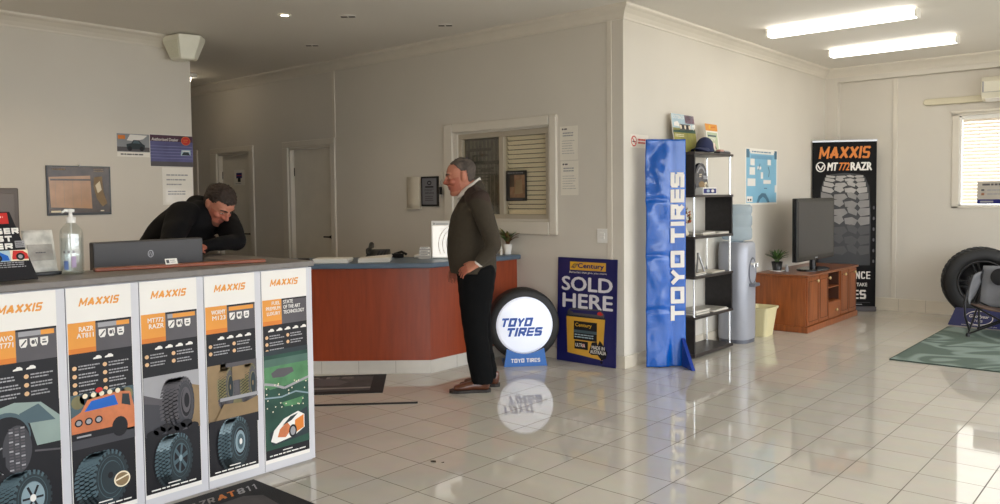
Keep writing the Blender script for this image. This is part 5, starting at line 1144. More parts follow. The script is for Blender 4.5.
# air conditioner and duct
ACM = M('air_con_white', '#d9d3c0', rough=.35, var=.02); t = thing('air_conditioner', 'white split air conditioner above the back window', 'air conditioner', (-1.40, 10.40, 2.44))
pf = [(0, 2.71), (-.17, 2.71), (-.205, 2.66), (-.205, 2.54), (-.18, 2.47), (-.12, 2.445), (0, 2.445)]
mb = MB(); mb.rings([[(x, YB+.0004+a, z) for a, z in pf] for x in (-1.825, -.98)], ACM, smooth=False); mb.build('housing', t, bevel=.006, fix=True)
mb = MB(); mb.prism([(-1.79, YB-.187, 2.475), (-1.01, YB-.187, 2.475), (-1.01, YB-.128, 2.444), (-1.79, YB-.128, 2.444)], (0, -.006, -.006), WHITE); mb.build('louvre', t); mb = MB(); mb.box(-1.815, -.99, YB-.2085, YB-.205, 2.538, 2.542, PMID); mb.box(-1.815, -1.80, YB-.209, YB-.205, 2.545, 2.66, PMID); mb.build('seam', t)
mb = MB(); DU = M('duct_cream', '#cfc6ab', rough=.4, var=.03)
mb.prism([(-2.41+.037*math.cos(a), YB+.0004, 2.492+.037*math.sin(a)) for a in [PI/2+PI*k/10 for k in range(11)]]+[(-1.83, YB+.0004, 2.455), (-1.83, YB+.0004, 2.529)], (0, -.055, 0), DU); tag(mb.build('pipe_duct', bevel=.008, fix=True), 'cream pipe duct running along the wall to the air conditioner', 'duct')
def draw_ws(g):
    g.rect(.0, 0, .45, .052, NAVY); g.up(); g.rect(.03, .016, .16, .036, PMID); g.scribble(.05, .20, .44, .235, 1, PGREY, h=.022, seed=2, ragged=0); g.rect(.04, .148, .07, .168, PGREY); g.rect(.04, .098, .07, .125, M('print_rust', '#9c6c52', rough=.4, var=.1)); g.scribble(.10, .145, .35, .165, 1, PMID, h=.014, seed=5); g.scribble(.10, .10, .40, .12, 1, PMID, h=.014, seed=6)
on_y('window_notice', 'grey notice with a navy footer inside the back window', 'notice', -1.885, 1.298, .47, .255, .004, M('notice_grey', '#b4aca0', rough=.5, var=.04), draw_ws, y=YB+.012)

# ------------------------------------------------------------------ mats on the floor
MATB = M('mat_black', '#1b191b', rough=.75, var=.12, bump=.3, bscale=300); MATG = M('mat_print_grey', '#4d494a', rough=.75, var=.25, vscale=10); MATL = M('mat_print_light', '#8f8a86', rough=.75, var=.1)
dd_ = V((-.690, -.724, 0)); pp_ = V((.724, -.690, 0)); o = V((-4.95, 4.27, .0006))
mb = MB(); mb.obox(o, dd_, pp_, (0, 0, 1), (0, 1.2), (0, .61), (0, .006), MATB); g = G(mb, o+V((0, 0, .006)), -dd_, -pp_); g.up()
g.rect(-1.15, -.54, -.10, -.06, MATG); g.up(); g.rect(-1.15, -.475, -.10, -.43, MATL); g.poly([(-.85, -.36), (-.8, -.12), (-.4, -.14), (-.28, -.25), (-.35, -.36)], PGREY); g.text('TYRES', -.95, -.13, .07, MATL, w=.7, bold=.02)
tag(mb.build('counter_mat'), 'black printed mat lying at the foot of the red wooden counter', 'mat')
mb = MB(); a = V((-4.085, 3.805, .0005)); e = V((-.71, -.70, 0)); nn_ = V((-.70, .71, 0)); mb.obox(a, e, nn_, (0, 0, 1), (0, 1.1), (-.011, .011), (0, .008), BLACKM); tag(mb.build('floor_strip'), 'thin black strip lying alone across the floor tiles', 'strip')
mb = MB(); mb.box(-3.612, -2.25, .6, 2.213, .0006, .0066, MATB); g = G(mb, (0, 0, .0066), (0, 1, 0), (-1, 0, 0)); g.up()
g.block('RAZR', 1.76, 3.475, .065, MATL, .165, t=.25, shear=.4); g.block('AT', 1.94, 3.475, .07, ORANGED, .095, t=.27, shear=.4); g.block('811', 2.045, 3.475, .07, PMID, .11, t=.27, shear=.4)
g.poly([(1.75, 3.43), (2.05, 3.44), (2.12, 3.38), (2.1, 3.2), (1.7, 3.2)], MATG); g.rect(.7, 3.0, 2.1, 3.15, MATG)
tag(mb.build('entrance_mat'), 'black mat with orange and grey lettering in front of the poster counter', 'mat')
mb = MB(); q = V((-3.101, 2.994, .0008))
DRY = M('dry_leaf_brown', '#3a2a1c', rough=.8, var=.2)
pts = [(-.020, 0, .001), (-.008, .010, .003), (.012, .009, .006), (.024, 0, .002), (.010, -.010, .004), (-.008, -.009, .002)]
mb.prism([q+V(p) for p in pts], (0, 0, .0012), DRY); mb.prism([q+V((.045, .02, .0)), q+V((.06, .025, .001)), q+V((.052, .034, .002))], (0, 0, .001), DRY)
tag(mb.build('dry_leaf', fix=True), 'tiny dark dry leaf lying on the floor tiles in front of the standing man', 'leaf')
# ------------------------------------------------------------------ people
SKIN = M('skin', '#b97a62', rough=.5, var=.06, vscale=25, spec=.35); SKINR = M('skin_flushed', '#ab6450', rough=.5, var=.06, vscale=25, spec=.35)
LIP = M('lips', '#8f4d42', rough=.45, var=.05); EYEM = M('eye_white', '#b9aaa0', rough=.3, var=.02); IRIS = M('iris', '#2a211c', rough=.2, var=.02); STUB = M('stubble', '#7c4d3c', rough=.6, var=.1, vscale=60)
def limb(mb, pts, side=(0, 1, 0), n=18, mat=None):
    """closed tapered tube through pts [(centre, r_side, r_other)], rounded ends"""
    P = [V(p[0]) for p in pts]; side = V(side); rs = []
    def ring(c, t, a, b):
        s = (side-t*side.dot(t)); s = s.normalized() if s.length > 1e-4 else t.orthogonal().normalized(); u = t.cross(s)
        return [c+s*a*math.cos(2*PI*k/n)+u*b*math.sin(2*PI*k/n) for k in range(n)]
    T = [(P[min(i+1, len(P)-1)]-P[max(i-1, 0)]).normalized() for i in range(len(P))]
    for q in (.0, .45, .8):
        a = math.sqrt(max(.02, 1-(1-q)**2)) if q else .12; rs.append(ring(P[0]-T[0]*min(pts[0][1], pts[0][2])*(1-q)*.9, T[0], pts[0][1]*a, pts[0][2]*a))
    # smooth interpolation between joints
    for i in range(len(P)):
        rs.append(ring(P[i], T[i], pts[i][1], pts[i][2]))
        if i < len(P)-1:
            p0, p1, p2, p3 = P[max(i-1, 0)], P[i], P[i+1], P[min(i+2, len(P)-1)]
            for q in (.25, .5, .75):
                c = .5*((2*p1)+(p2-p0)*q+(2*p0-5*p1+4*p2-p3)*q*q+(3*p1-p0-3*p2+p3)*q**3); tt = T[i].lerp(T[i+1], q).normalized()
                rs.append(ring(c, tt, pts[i][1]*(1-q)+pts[i+1][1]*q, pts[i][2]*(1-q)+pts[i+1][2]*q))
    for q in (.8, .45, .0):
        a = math.sqrt(max(.02, 1-(1-q)**2)) if q else .12; rs.append(ring(P[-1]+T[-1]*min(pts[-1][1], pts[-1][2])*(1-q)*.9, T[-1], pts[-1][1]*a, pts[-1][2]*a))
    mb.rings(rs, mat or SKIN)
def ell3(mb, c, rx, ry, rz, rot=None, mat=None, n=16):
    rs = []; R_ = rot or Matrix.Identity(3)
    for k in range(9):
        a = -PI/2+PI*(k+.02*(k == 0)-.02*(k == 8))/8; rs.append([V(c)+R_ @ V((rx*math.cos(a)*math.cos(b), ry*math.cos(a)*math.sin(b), rz*math.sin(a))) for b in [2*PI*j/n for j in range(n)]])
    mb.rings(rs, mat or SKIN)
def fuse(name, mb, parent, voxel, smooth=6, factor=.5, mats=None, pick=None, cut=None):
    """one continuous surface out of overlapping closed limbs"""
    me = bpy.data.meshes.new(name); me.from_pydata([tuple(p) for p in mb.v], [], mb.f)
    bm = bmesh.new(); bm.from_mesh(me); bmesh.ops.recalc_face_normals(bm, faces=bm.faces); bm.to_mesh(me); bm.free()
    o = bpy.data.objects.new(name, me); COL.objects.link(o)
    r = o.modifiers.new('r', 'REMESH'); r.mode = 'VOXEL'; r.voxel_size = voxel
    s = o.modifiers.new('s', 'SMOOTH'); s.iterations = smooth; s.factor = factor
    bpy.context.view_layer.update(); dg = bpy.context.evaluated_depsgraph_get(); m2 = bpy.data.meshes.new_from_object(o.evaluated_get(dg))
    o.modifiers.clear(); o.data = m2; bpy.data.meshes.remove(me); m2.name = name
    if cut:
        bm = bmesh.new(); bm.from_mesh(m2); bmesh.ops.delete(bm, geom=[f for f in bm.faces if cut(f.calc_center_median())], context='FACES'); bm.to_mesh(m2); bm.free()
    m2.materials.clear()
    for mt in mats or [SKIN]: m2.materials.append(mt)
    m2.polygons.foreach_set('use_smooth', [True]*len(m2.polygons))
    if pick: m2.polygons.foreach_set('material_index', [pick(p.center) for p in m2.polygons])
    m2.update(); o.parent = parent
    return o
HEADR = [(0, .078, .02, .025), (.014, .088, .0, .042), (.035, .089, -.03, .052), (.055, .088, -.052, .059), (.078, .086, -.072, .064), (.10, .087, -.086, .070), (.122, .084, -.095, .073), (.145, .090, -.101, .075), (.17, .086, -.103, .076), (.195, .070, -.095, .070), (.215, .045, -.074, .055), (.229, .012, -.04, .032), (.236, -.012, -.020, .008)]
class Head:
    def __init__(self, o, scale=1.0, tilt=0, yaw=0, roll=0):
        self.M = Matrix.Translation(V(o)) @ Matrix.Rotation(yaw, 4, 'Z') @ Matrix.Rotation(tilt, 4, 'Y') @ Matrix.Rotation(roll, 4, 'X') @ Matrix.Scale(scale, 4); self.I = self.M.inverted(); self.s = scale
    def w(self, x, y, z): return self.M @ V((x, y, z))
    def rings(self, d=0, n=28):
        rs = []
        for z, xf, xb, w in HEADR:
            cx, hx = (xf+xb)/2, (xf-xb)/2+d; w_ = w+d; zz = z if z < .2 else z+d*.8*(z-.2)/.036
            r = []
            for k in range(n):
                a = 2*PI*k/n; c, s = math.cos(a), math.sin(a); e = .86
                x = cx+hx*abs(c)**e*(1 if c > 0 else -1); y = w_*abs(s)**e*(1 if s > 0 else -1)
                r.append(self.w(x, y*(1-.16*max(0, c)**2), zz))
            rs.append(r)
        return rs
    def build(self, mb):
        mb.rings(self.rings(), SKIN); s = self.s; w = self.w; R_ = self.M.to_3x3().normalized()
        L = lambda pts: limb(mb, [(w(*p), a*s, b*s) for p, a, b in pts], side=R_ @ V((0, 1, 0)), n=12)
        L([((.084, 0, .142), .010, .010), ((.097, 0, .118), .010, .010), ((.112, 0, .097), .014, .012), ((.098, 0, .088), .013, .010)])
        for q in (-1, 1):
            L([((.092, q*.014, .094), .009, .010), ((.100, q*.013, .093), .008, .009)])
            limb(mb, [(w(.080, q*.012, .144), .006*s, .009*s), (w(.082, q*.035, .148), .006*s, .009*s), (w(.066, q*.060, .142), .005*s, .006*s)], side=R_ @ V((1, 0, 0)), n=10)
            ell3(mb, w(.071, q*.032, .124), .0135*s, .0165*s, .012*s, R_)
            ell3(mb, w(.060, q*.045, .094), .024*s, .018*s, .020*s, R_)
            limb(mb, [(w(-.006, q*.072, .088), .006*s, .010*s), (w(-.010, q*.080, .105), .007*s, .015*s), (w(-.016, q*.086, .130), .006*s, .018*s), (w(-.014, q*.083, .145), .005*s, .012*s)], side=R_ @ V((0, 1, 0)), n=12)
        limb(mb, [(w(.080, -.022, .064), .006*s, .005*s), (w(.092, 0, .068), .008*s, .007*s), (w(.080, .022, .064), .006*s, .005*s)], side=R_ @ V((1, 0, 0)), n=10)
        limb(mb, [(w(.078, -.018, .052), .006*s, .006*s), (w(.090, 0, .052), .008*s, .008*s), (w(.078, .018, .052), .006*s, .006*s)], side=R_ @ V((1, 0, 0)), n=10)
        ell3(mb, w(.076, 0, .020), .018*s, .024*s, .018*s, R_)
    def pick(self, c):
        p = self.I @ c
        if p.z > -.02 and p.z < .26 and p.x > .0 and abs(p.y) < .09:
            if .058 < p.z < .070 and p.x > .083 and abs(p.y) < .024 and p.z < .0695: return 2
            if .046 < p.z < .058 and p.x > .083 and abs(p.y) < .021: return 2
            for q in (-1, 1):
                dy, dz = (p.y-q*.032)/.0135, (p.z-.122)/.0048
                if p.x > .062 and dy*dy+dz*dz < 1: return 4 if abs(dy) < .42 else 3
        return 0
    def hair(self, parent, inside, mat, d=.008, rough=.004, name='hair', seed=0):
        mb = MB(); mb.rings(self.rings(d, 28), mat)
        for q in (-1, 1): pass
        def cut(c): return not inside(self.I @ c)
        o = fuse(name, mb, parent, .0045, 3, mats=[mat], cut=cut)
        for v in o.data.vertices: v.co += (v.co-self.w(0, 0, .12)).normalized()*rough*(mnoise.noise(v.co*60+V((seed, 0, 0)))+.6*mnoise.noise(v.co*140))
        md = o.modifiers.new('thick', 'SOLIDIFY'); md.thickness = d*1.3; md.offset = -1
        return o
    def brows(self, parent, mat):
        for q in (-1, 1):
            mb = MB(); s = self.s; limb(mb, [(self.w(.093, q*.012, .143), .003*s, .004*s), (self.w(.090, q*.032, .149), .003*s, .005*s), (self.w(.075, q*.055, .145), .003*s, .003*s)], side=self.M.to_3x3().normalized() @ V((1, 0, 0)), n=8); mb.mats = [mat]; mb.build('eyebrow', parent, local=True)
def hand(mb, wrist, fwd, palm_n, curl=.5, flip=1, splay=.09, L=.19, thumb_out=.8):
    """wrist point, direction of the fingers, palm normal; palm + five fingers"""
    f = V(fwd).normalized(); nrm = V(palm_n); nrm = (nrm-f*nrm.dot(f)).normalized(); s = f.cross(nrm)*flip; w = V(wrist); k = L/.19
    limb(mb, [(w-f*.02*k, .027*k, .020*k), (w+f*.02*k, .034*k, .018*k), (w+f*.06*k, .040*k, .016*k), (w+f*.085*k, .039*k, .013*k)], side=s, n=16)
    for i, (o, l, r_) in enumerate(((.030, .072, .0088), (.0105, .080, .0092), (-.0095, .074, .0088), (-.029, .058, .0078))):
        c = curl*(1+.12*i); base = w+f*.085*k+s*o*k; d0 = (f+s*splay*(1.5-i)*1.3).normalized(); pts = [(base-d0*.012*k, r_*1.1*k, r_*1.1*k)]; p = base; a = 0
        for seg, frac in enumerate((.45, .32, .23)):
            a += c*(.55, .8, .5)[seg]; dirv = d0*math.cos(a)+nrm*math.sin(a); p = p+dirv*l*frac*k; rr_ = r_*(1-.1*(seg+1)); pts.append((p, rr_*k, rr_*k))
        limb(mb, pts, side=s, n=10)
    b = w+f*.022*k+s*.028*k; d1 = (f*.75+s*thumb_out+nrm*.25).normalized(); d2 = (f*.95+s*thumb_out*.45+nrm*.4*curl).normalized()
    limb(mb, [(b-d1*.012*k, .014*k, .013*k), (b+d1*.032*k, .0115*k, .011*k), (b+d1*.032*k+d2*.028*k, .010*k, .0095*k), (b+d1*.032*k+d2*.05*k, .008*k, .008*k)], side=s, n=10)

# ---- standing man (local frame: x forward, y to his left, z up)
FW = math.atan2(-.664, -.748)
man = thing('person', 'standing man in an olive jumper and black trousers with one hand at his hip', 'person', (-4.035, 4.372, 0), rz=FW)
hd = Head((.078, 0, 1.462), 1.135, tilt=.20, yaw=.10)
LS, LE, LW = V((-.03, .205, 1.425)), V((-.128, .285, 1.10)), V((-.025, .285, .968))
RS, RE, RW = V((-.01, -.205, 1.425)), V((.02, -.285, 1.12)), V((.155, -.25, .925))
def man_core(mb, k=0):
    limb(mb, [((-.005, 0, .86), .165+k, .125+k), ((.0, 0, .98), .165+k, .145+k), ((.02, 0, 1.12), .165+k, .15+k), ((.02, 0, 1.26), .175+k, .135+k), ((.01, 0, 1.37), .165+k, .105+k), ((.012, 0, 1.43), .10+k, .07+k)], n=24)
    limb(mb, [((.0, .15, 1.43), .062+k, .062+k), ((.01, 0, 1.455), .062+k, .065+k), ((.0, -.15, 1.43), .062+k, .062+k)], side=(1, 0, 0))
mb = MB(); man_core(mb)
limb(mb, [((.015, 0, 1.43), .066, .068), ((.045, 0, 1.50), .062, .066), ((.075, 0, 1.56), .058, .062)])
for s_, sh, el, wr in ((1, LS, LE, LW), (-1, RS, RE, RW)):
    limb(mb, [(sh, .052, .052), (sh.lerp(el, .5), .045, .045), (el, .038, .038)]); limb(mb, [(el, .038, .038), (el.lerp(wr, .4), .036, .036), (wr, .024, .026)])
    limb(mb, [((-.0 if s_ > 0 else -.03, s_*.095, .90), .085, .10), ((.0, s_*.095, .70), .072, .078), ((-.005 if s_ > 0 else -.02, s_*.09, .48), .052, .054), ((-.02 if s_ > 0 else -.05, s_*.088, .30), .048, .052), ((-.045 if s_ > 0 else -.085, s_*.088, .10), .034, .036), ((-.045 if s_ > 0 else -.085, s_*.088, .05), .034, .045)])
hd.build(mb)
hand(mb, LW+V((.018, -.002, -.006)), (.86, -.16, -.42), (-.25, -.62, -.60), curl=.42, flip=-1, L=.195, thumb_out=.7)
hand(mb, RW+V((.006, 0, -.012)), (.25, .02, -.95), (-.45, .85, -.05), curl=.55, flip=1, L=.185, thumb_out=.45)
def pk(c):
    r = hd.pick(c)
    if r: return r
    p = hd.I @ c
    return 1 if (p.x > .02 and .03 < p.z < .115) or p.x > .100 else 0
body = fuse('body', mb, man, .0052, 4, .5, [SKIN, SKINR, LIP, EYEM, IRIS], pk)
GREYH = M('hair_grey', '#524840', rough=.85, var=.5, vscale=22); GREYL = M('brow_grey', '#6d5c50', rough=.8, var=.2)
hd.hair(man, lambda p: ((p.x < -.022 and p.z > .065+.5*max(0, p.x+.06)) or (p.x < .03 and p.z > .150+1.5*max(0, p.x+.004)) or (p.z > .206 and p.x < .05)) and p.x < .060 and not (abs(p.y) > .06 and -.04 < p.x < .012 and p.z < .148), GREYH, d=.005, rough=.002)
hd.brows(man, GREYL)
SWE = M('jumper_olive', '#3a3226', rough=.95, var=.10, vscale=40, bump=.5, bscale=260); PAT = M('shoulder_patch_brown', '#33231a', rough=.85, var=.12, bump=.2, bscale=120)
mb = MB(); k = .022
limb(mb, [((.012, 0, .895), .195, .168), ((.022, 0, .93), .20, .176), ((.032, 0, 1.04), .198, .184), ((.03, 0, 1.17), .20, .178), ((.024, 0, 1.29), .205, .158), ((.014, 0, 1.38), .19, .122), ((.012, 0, 1.435), .125, .09), ((.015, 0, 1.47), .085, .080)], n=28)
limb(mb, [((-.035, 0, 1.40), .10, .075), ((-.012, 0, 1.475), .085, .07), ((.005, 0, 1.525), .075, .066)], n=22)
limb(mb, [((-.008, .185, 1.415), .078, .075), ((.005, .08, 1.45), .075, .078), ((.005, -.08, 1.45), .075, .078), ((.0, -.185, 1.415), .078, .075)], side=(1, 0, 0))
for s_, sh, el, wr in ((1, LS, LE, LW), (-1, RS, RE, RW)):
    limb(mb, [(sh, .080, .080), (sh.lerp(el, .5), .070, .072), (el, .060, .060), (el.lerp(wr, .5), .052, .052), (wr-(wr-el).normalized()*.015, .040, .040)])
sw = fuse('jumper', mb, man, .0075, 5, .5, [SWE, PAT], lambda c: 1 if (c.z > 1.405 and abs(c.y) > .095 and c.z > 1.30+.55*abs(c.y)-.25*abs(c.x)-.02) else 0, cut=lambda c: (c.z < .882 and abs(c.y) < .22) or (c.z > 1.500-.80*(c.x-.045) and abs(c.y) < .12))
md = sw.modifiers.new('thick', 'SOLIDIFY'); md.thickness = .007; md.offset = -1
SHIRT = M('shirt_white', '#e4ded6', rough=.7, var=.03)
mb = MB(); rs = []
for j, (h_, r_) in enumerate(((-.024, .074), (.0, .071), (.020, .069), (.024, .073), (.004, .080), (-.020, .086))):
    ring_ = []
    for q in range(31):
        a = -PI+.18*0+2*PI*q/30; op = max(0, math.cos(a-PI*0))
        base = 1.503-.060*math.cos(a)-.020*max(0, math.cos(a))**6; cx_ = .048+.010*math.cos(a)
        ring_.append((cx_+r_*1.03*math.cos(a), r_*.95*math.sin(a), base+h_*(1-.25*max(0, math.cos(a))**3)))
    rs.append(ring_)
mb.rings(rs, SHIRT, caps=False); mb.build('shirt_collar', man, local=True)
mb = MB(); dv = (LW-LE).normalized(); limb(mb, [(LW-dv*.020, .036, .036), (LW-dv*.006, .035, .035)], mat=SHIRT); mb.mats = [SHIRT]; mb.build('shirt_cuff', man, local=True)
TRO = M('trousers_black', '#060607', spec=.2, rough=.9, var=.1, vscale=10, bump=.15, bscale=60)
mb = MB(); limb(mb, [((.005, 0, .99), .165, .148), ((.004, 0, .90), .182, .152), ((-.005, 0, .84), .178, .142)], n=26)
for s_ in (1, -1):
    dx = 0 if s_ > 0 else -.022
    limb(mb, [((.0+dx*.4, s_*.092, .90), .098, .145), ((.004+dx*.5, s_*.095, .76), .098, .130), ((.012+dx*.7, s_*.092, .58), .084, .104), ((.008+dx, s_*.09, .45), .076, .092), ((-.012+dx, s_*.088, .28), .072, .088), ((-.032+dx*1.3, s_*.088, .13), .070, .086), ((-.038+dx*1.5, s_*.088, .085), .069, .085)])
tr = fuse('trousers', mb, man, .009, 4, .5, [TRO], cut=lambda c: c.z < .066 or c.z > 1.0)
for v in tr.data.vertices: v.co += v.normal*.006*mnoise.noise(V((v.co.x*9, v.co.y*9, v.co.z*16)))
SHOE = M('shoe_brown_leather', '#57301f', rough=.28, var=.12, vscale=30, coat=.3); SOLE = M('shoe_sole', '#231a15', rough=.6, var=.1)
def shoe(par, hx, y, ang, L=.30):
    c, s = math.cos(ang), math.sin(ang); T_ = lambda x, yy, z: (hx+x*c-yy*s, y+x*s+yy*c, z)
    mb = MB(); out = [(.0, .024), (.03, .036), (.10, .034), (.17, .044), (.22, .050), (.27, .040), (.295, .02)]
    def foot_ring(kz, z, tf):
        pts = [(x*L/.30+(.15-x)*tf, w*kz) for x, w in out]; return [T_(a, b, z) for a, b in pts]+[T_(a, -b, z) for a, b in reversed(pts)]
    mb.rings([foot_ring(1.06, .0008, -.02), foot_ring(1.06, .022, -.02), ], SOLE, smooth=False)
    sole = mb.build('sole_tmp', par, local=True, bevel=.003); sole.name = 'shoe_sole'
    mb = MB(); limb(mb, [(T_(.045, 0, .062), .040, .046), (T_(.04, 0, .098), .036, .042)], side=(0, 1, 0))
    limb(mb, [(T_(.032, 0, .040), .034, .032), (T_(.10, 0, .052), .036, .040), (T_(.16, 0, .046), .042, .034), (T_(.21, 0, .038), .046, .026), (T_(.255, 0, .034), .036, .020)], side=(0, 1, 0), n=16)
    o = fuse('shoe', mb, par, .006, 4, .5, [SHOE]); sole.parent = o; return o
shoe(man, -.095, .085, .05, .305); shoe(man, -.165, -.085, -.10, .305)

# ---- man in black leaning on the counter
FB_ = math.radians(33); org = V((-5.20, 2.475, 0))
guy = thing('person', 'man in a black hooded jacket leaning over the counter and looking down', 'person', org, rz=FB_)
Rg = Matrix.Rotation(-FB_, 3, 'Z'); LOC = lambda x, y, z: Rg @ (V((x, y, z))-org)
hg = Head(LOC(-4.875, 2.735, 1.322)-V((.02, 0, 0)), 1.06, tilt=.80, yaw=math.radians(-20), roll=.0)
shL, shR = LOC(-4.90, 2.845, 1.285), LOC(-4.83, 2.50, 1.345)
elL, elR = LOC(-4.63, 2.755, 1.172), LOC(-4.60, 2.30, 1.172)
wrL, wrR = LOC(-4.50, 2.46, 1.158), LOC(-4.46, 2.28, 1.158)
mb = MB()
sp = [V((0, 0, .92)), V((.05, 0, 1.02)), V((.15, 0, 1.17)), V((.26, 0, 1.275)), V((.35, 0, 1.325))]
limb(mb, [(sp[0], .16, .11), (sp[1], .155, .11), (sp[2], .16, .115), (sp[3], .165, .11), (sp[4], .12, .08)], n=22)
nk = hg.w(-.03, 0, .03); limb(mb, [(sp[4], .062, .062), (nk, .058, .060)])
for sh, el, wr in ((shL, elL, wrL), (shR, elR, wrR)):
    limb(mb, [(sp[4].lerp(sh, .4), .06, .06), (sh, .055, .055), (sh.lerp(el, .5), .046, .046), (el, .04, .04)]); limb(mb, [(el, .038, .036), (el.lerp(wr, .4), .036, .034), (wr, .024, .022)])
for s_ in (1, -1): limb(mb, [((0, s_*.09, .93), .085, .10), ((-.02, s_*.095, .70), .072, .078), ((-.02, s_*.10, .48), .052, .056), ((-.05, s_*.10, .28), .046, .05), ((-.08, s_*.10, .10), .034, .036), ((-.08, s_*.10, .05), .034, .042)])
hg.build(mb)
cen = LOC(-4.30, 2.50, 1.125)
hand(mb, wrL+V((0, 0, -.004)), (LOC(-4.44, 2.22, 1.150)-wrL), (0, 0, -1), curl=.15, flip=1, L=.18, thumb_out=.5)
hand(mb, wrR+V((0, 0, -.004)), (LOC(-4.36, 2.40, 1.150)-wrR), (0, 0, -1), curl=.15, flip=-1, L=.18, thumb_out=.5)
def pk2(c):
    r = hg.pick(c)
    if r: return r
    p = hg.I @ c
    if p.x > .035 and p.z < .042 and p.z > -.03: return 5
    if p.x > .084 and abs(p.y) < .03 and .066 < p.z < .084: return 5
    return 1 if (p.x > .02 and .03 < p.z < .115) or p.x > .100 else 0
fuse('body', mb, guy, .0052, 4, .5, [SKIN, SKINR, LIP, EYEM, IRIS, STUB], pk2)
BRH = M('hair_brown', '#26170c', rough=.75, var=.35, vscale=80)
hg.hair(guy, lambda p: (p.z > .192 or (p.x < .03 and p.z > .165) or (p.x < .012 and p.z > .15) or (p.x < -.028 and p.z > .05)) and not (abs(p.y) > .062 and -.032 < p.x < .006 and p.z < .148), BRH, d=.012, rough=.006, seed=5)
hg.brows(guy, BRH)
JAC = M('jacket_black', '#070608', spec=.2, rough=.85, var=.15, vscale=8, bump=.25, bscale=50); ZIP = M('zip_metal', '#8d8880', rough=.35, metal=.8, var=.05)
mb = MB()
limb(mb, [(V((-.02, 0, .86)), .20, .15), (sp[0]+V((0, 0, .02)), .205, .155), (sp[1]+V((0, 0, .02)), .20, .155), (sp[2]+V((0, 0, .02)), .205, .155), (sp[3]+V((0, 0, .01)), .205, .145), (sp[4], .16, .115)], n=26)
for sh, el, wr in ((shL, elL, wrL), (shR, elR, wrR)):
    limb(mb, [(sp[4].lerp(sh, .35)+V((-.02, 0, .0)), .10, .10), (sh, .090, .092), (sh.lerp(el, .5), .080, .080), (el, .062, .060)]); limb(mb, [(el, .062, .054), (el.lerp(wr, .5), .050, .046), (wr-(wr-el).normalized()*.012, .036, .034)])
limb(mb, [((.02, 0, 1.0), .19, .13), ((.18, .02, 1.12), .19, .13), ((.32, .03, 1.19), .15, .11)], n=22)
# hood lying round the neck
hk = [V(nk)+(Matrix.Rotation(hg.M.to_euler().z, 3, 'Z') @ V((.085*math.cos(a)-.02, .098*math.sin(a), -.012+(-.055*math.cos(a)+.02)))) for a in [PI*.16+(2*PI-PI*.32)*q/10 for q in range(11)]]
limb(mb, [(p, .030+.012*math.sin(PI*i/10), .030+.016*math.sin(PI*i/10)) for i, p in enumerate(hk)], side=(0, 0, 1))
jk = fuse('jacket', mb, guy, .008, 5, .5, [JAC], cut=lambda c: c.z < .83)
for v in jk.data.vertices: v.co += v.normal*.008*mnoise.noise(v.co*11)
from mathutils.bvhtree import BVHTree
bv = BVHTree.FromPolygons([tuple(v.co) for v in jk.data.vertices], [tuple(f.vertices) for f in jk.data.polygons])
hit, nrm, _i, _d = bv.ray_cast(LOC(-3.9, 2.30, 1.25), (LOC(-4.75, 2.70, 1.215)-LOC(-3.9, 2.30, 1.25)).normalized())
if hit:
    ue = V((0, 0, 1)).cross(nrm).normalized(); mb = MB(); g = G(mb, hit+nrm*.004, ue, nrm.cross(ue)); g.rect(-.026, -.006, .026, .006, WHITEP); g.line([(-.03, .009), (.01, .012)], .003, WHITEP); mb.build('chest_emblem', guy, local=True)
mb = MB(); q0 = V(nk)+(Matrix.Rotation(hg.M.to_euler().z, 3, 'Z') @ V((.075, 0, -.065))); mb.lathe([(.001, -.006), (.009, -.003), (.009, .003), (.001, .006)], q0, (1, 0, .3), ZIP, 12); mb.build('zip_pull', guy, local=True)
mb = MB(); limb(mb, [(V((.0, 0, .98)), .165, .125), (V((-.005, 0, .88)), .172, .13)], n=24)
for s_ in (1, -1): limb(mb, [((0, s_*.09, .90), .095, .115), ((-.02, s_*.095, .70), .085, .095), ((-.02, s_*.10, .48), .068, .074), ((-.05, s_*.10, .28), .06, .068), ((-.08, s_*.10, .09), .058, .066)])
fuse('trousers', mb, guy, .010, 3, .5, [TRO], cut=lambda c: c.z < .07)
shoe(guy, -.14, .10, .08, .30); shoe(guy, -.14, -.10, -.08, .30)
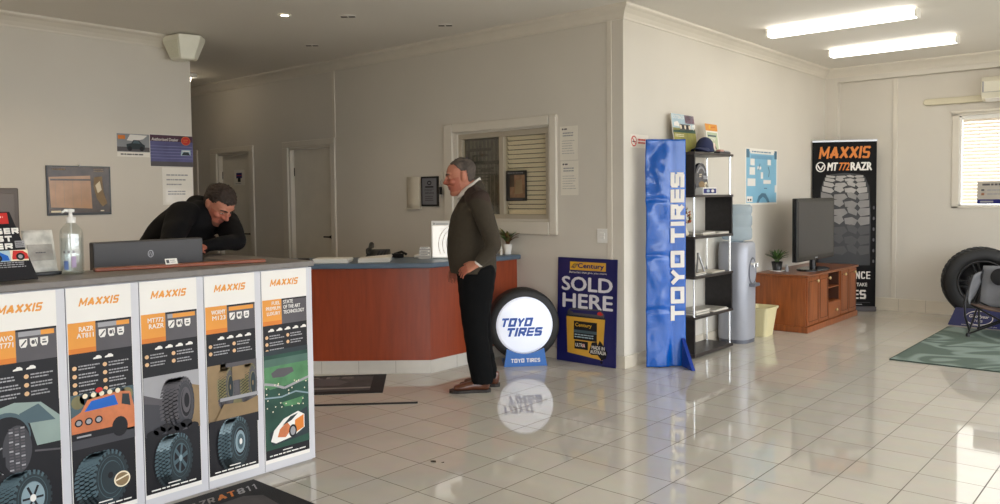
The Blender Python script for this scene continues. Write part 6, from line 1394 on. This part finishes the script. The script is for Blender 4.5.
# ------------------------------------------------------------------ outside, sky, camera
OUT = M('concrete_forecourt', '#b9b4aa', rough=.8, var=.06, vscale=2)
mb = MB(); mb.box(2.4, 40, -30, 40, -.2, -.12, OUT); mb.box(-30, 2.4, 11, 40, -.2, -.12, OUT); mb.box(-30, 2.4, -30, -2.4, -.2, -.12, OUT)
struct(mb.build('floor_forecourt'))
w = bpy.data.worlds.new('sky'); S.world = w; w.use_nodes = True
bg = w.node_tree.nodes['Background']; bg.inputs['Color'].default_value = (.90, .95, 1, 1); bg.inputs['Strength'].default_value = SKY
for nm, loc, rot, sx, sy in (('portal_right', (2.35, 4.2, 1.37), (0, PI/2, 0), 2.55, 11.8), ('portal_rear', (0, -2.35, 1.16), (PI/2, 0, 0), 1.8, 2.3), ('portal_back', (-1.39, 10.62, 1.79), (-PI/2, 0, 0), 1.4, 1.06)):
    l = bpy.data.lights.new(nm, 'AREA'); l.shape = 'RECTANGLE'; l.size = sx; l.size_y = sy; l.cycles.is_portal = True
    o = bpy.data.objects.new(nm, l); COL.objects.link(o); o.location = loc; o.rotation_euler = rot
for nm, loc, en in (('downlight_glow', (-5.83, 3.98, 2.95), 14), ('downlight_glow', (-5.9, 2.3, 2.95), 26), ('downlight_glow', (-5.9, .6, 2.95), 26), ('corridor_glow', (-9.4, 4.6, 2.8), 2)):  # spots over the staff side are unseen extras, added to warm the partition
    l = bpy.data.lights.new(nm, 'SPOT' if nm[0] == 'd' else 'POINT'); l.energy = en; l.color = (1, .78, .52); l.shadow_soft_size = .05
    if nm[0] == 'd': l.spot_size = 2.5; l.spot_blend = .6
    o = bpy.data.objects.new(nm, l); COL.objects.link(o); o.location = loc
F, YAW, PITCH, ROLL, HC, CY = 800.6, -.71497, .04664, -.01133, 1.433, 234.917
c_, s_ = math.cos(YAW), math.sin(YAW)
R0 = V((c_, -s_, 0)); F0 = V((s_, c_, 0)); Z0 = V((0, 0, 1))
Fw = F0*math.cos(PITCH)-Z0*math.sin(PITCH); U = F0*math.sin(PITCH)+Z0*math.cos(PITCH)
Rr = R0*math.cos(ROLL)+U*math.sin(ROLL); Ur = U*math.cos(ROLL)-R0*math.sin(ROLL)
cd = bpy.data.cameras.new('camera'); cam = bpy.data.objects.new('camera', cd); COL.objects.link(cam)
cd.sensor_width = 36; cd.lens = F*36/1000; cd.shift_y = -(252-CY)/1000; cd.clip_start = .05
mt = Matrix((Rr, Ur, -Fw)).transposed().to_4x4(); mt.translation = (0, 0, HC); cam.matrix_world = mt
S.camera = cam
S.view_settings.view_transform = 'Standard'; S.view_settings.look = 'None'; S.view_settings.gamma = 1; S.view_settings.use_curve_mapping = False
S.view_settings.exposure = EXPOSURE
S.cycles.use_denoising = True
S.cycles.max_bounces = 10; S.cycles.diffuse_bounces = 6; S.cycles.glossy_bounces = 5; S.cycles.transparent_max_bounces = 16; S.cycles.sample_clamp_indirect = 6
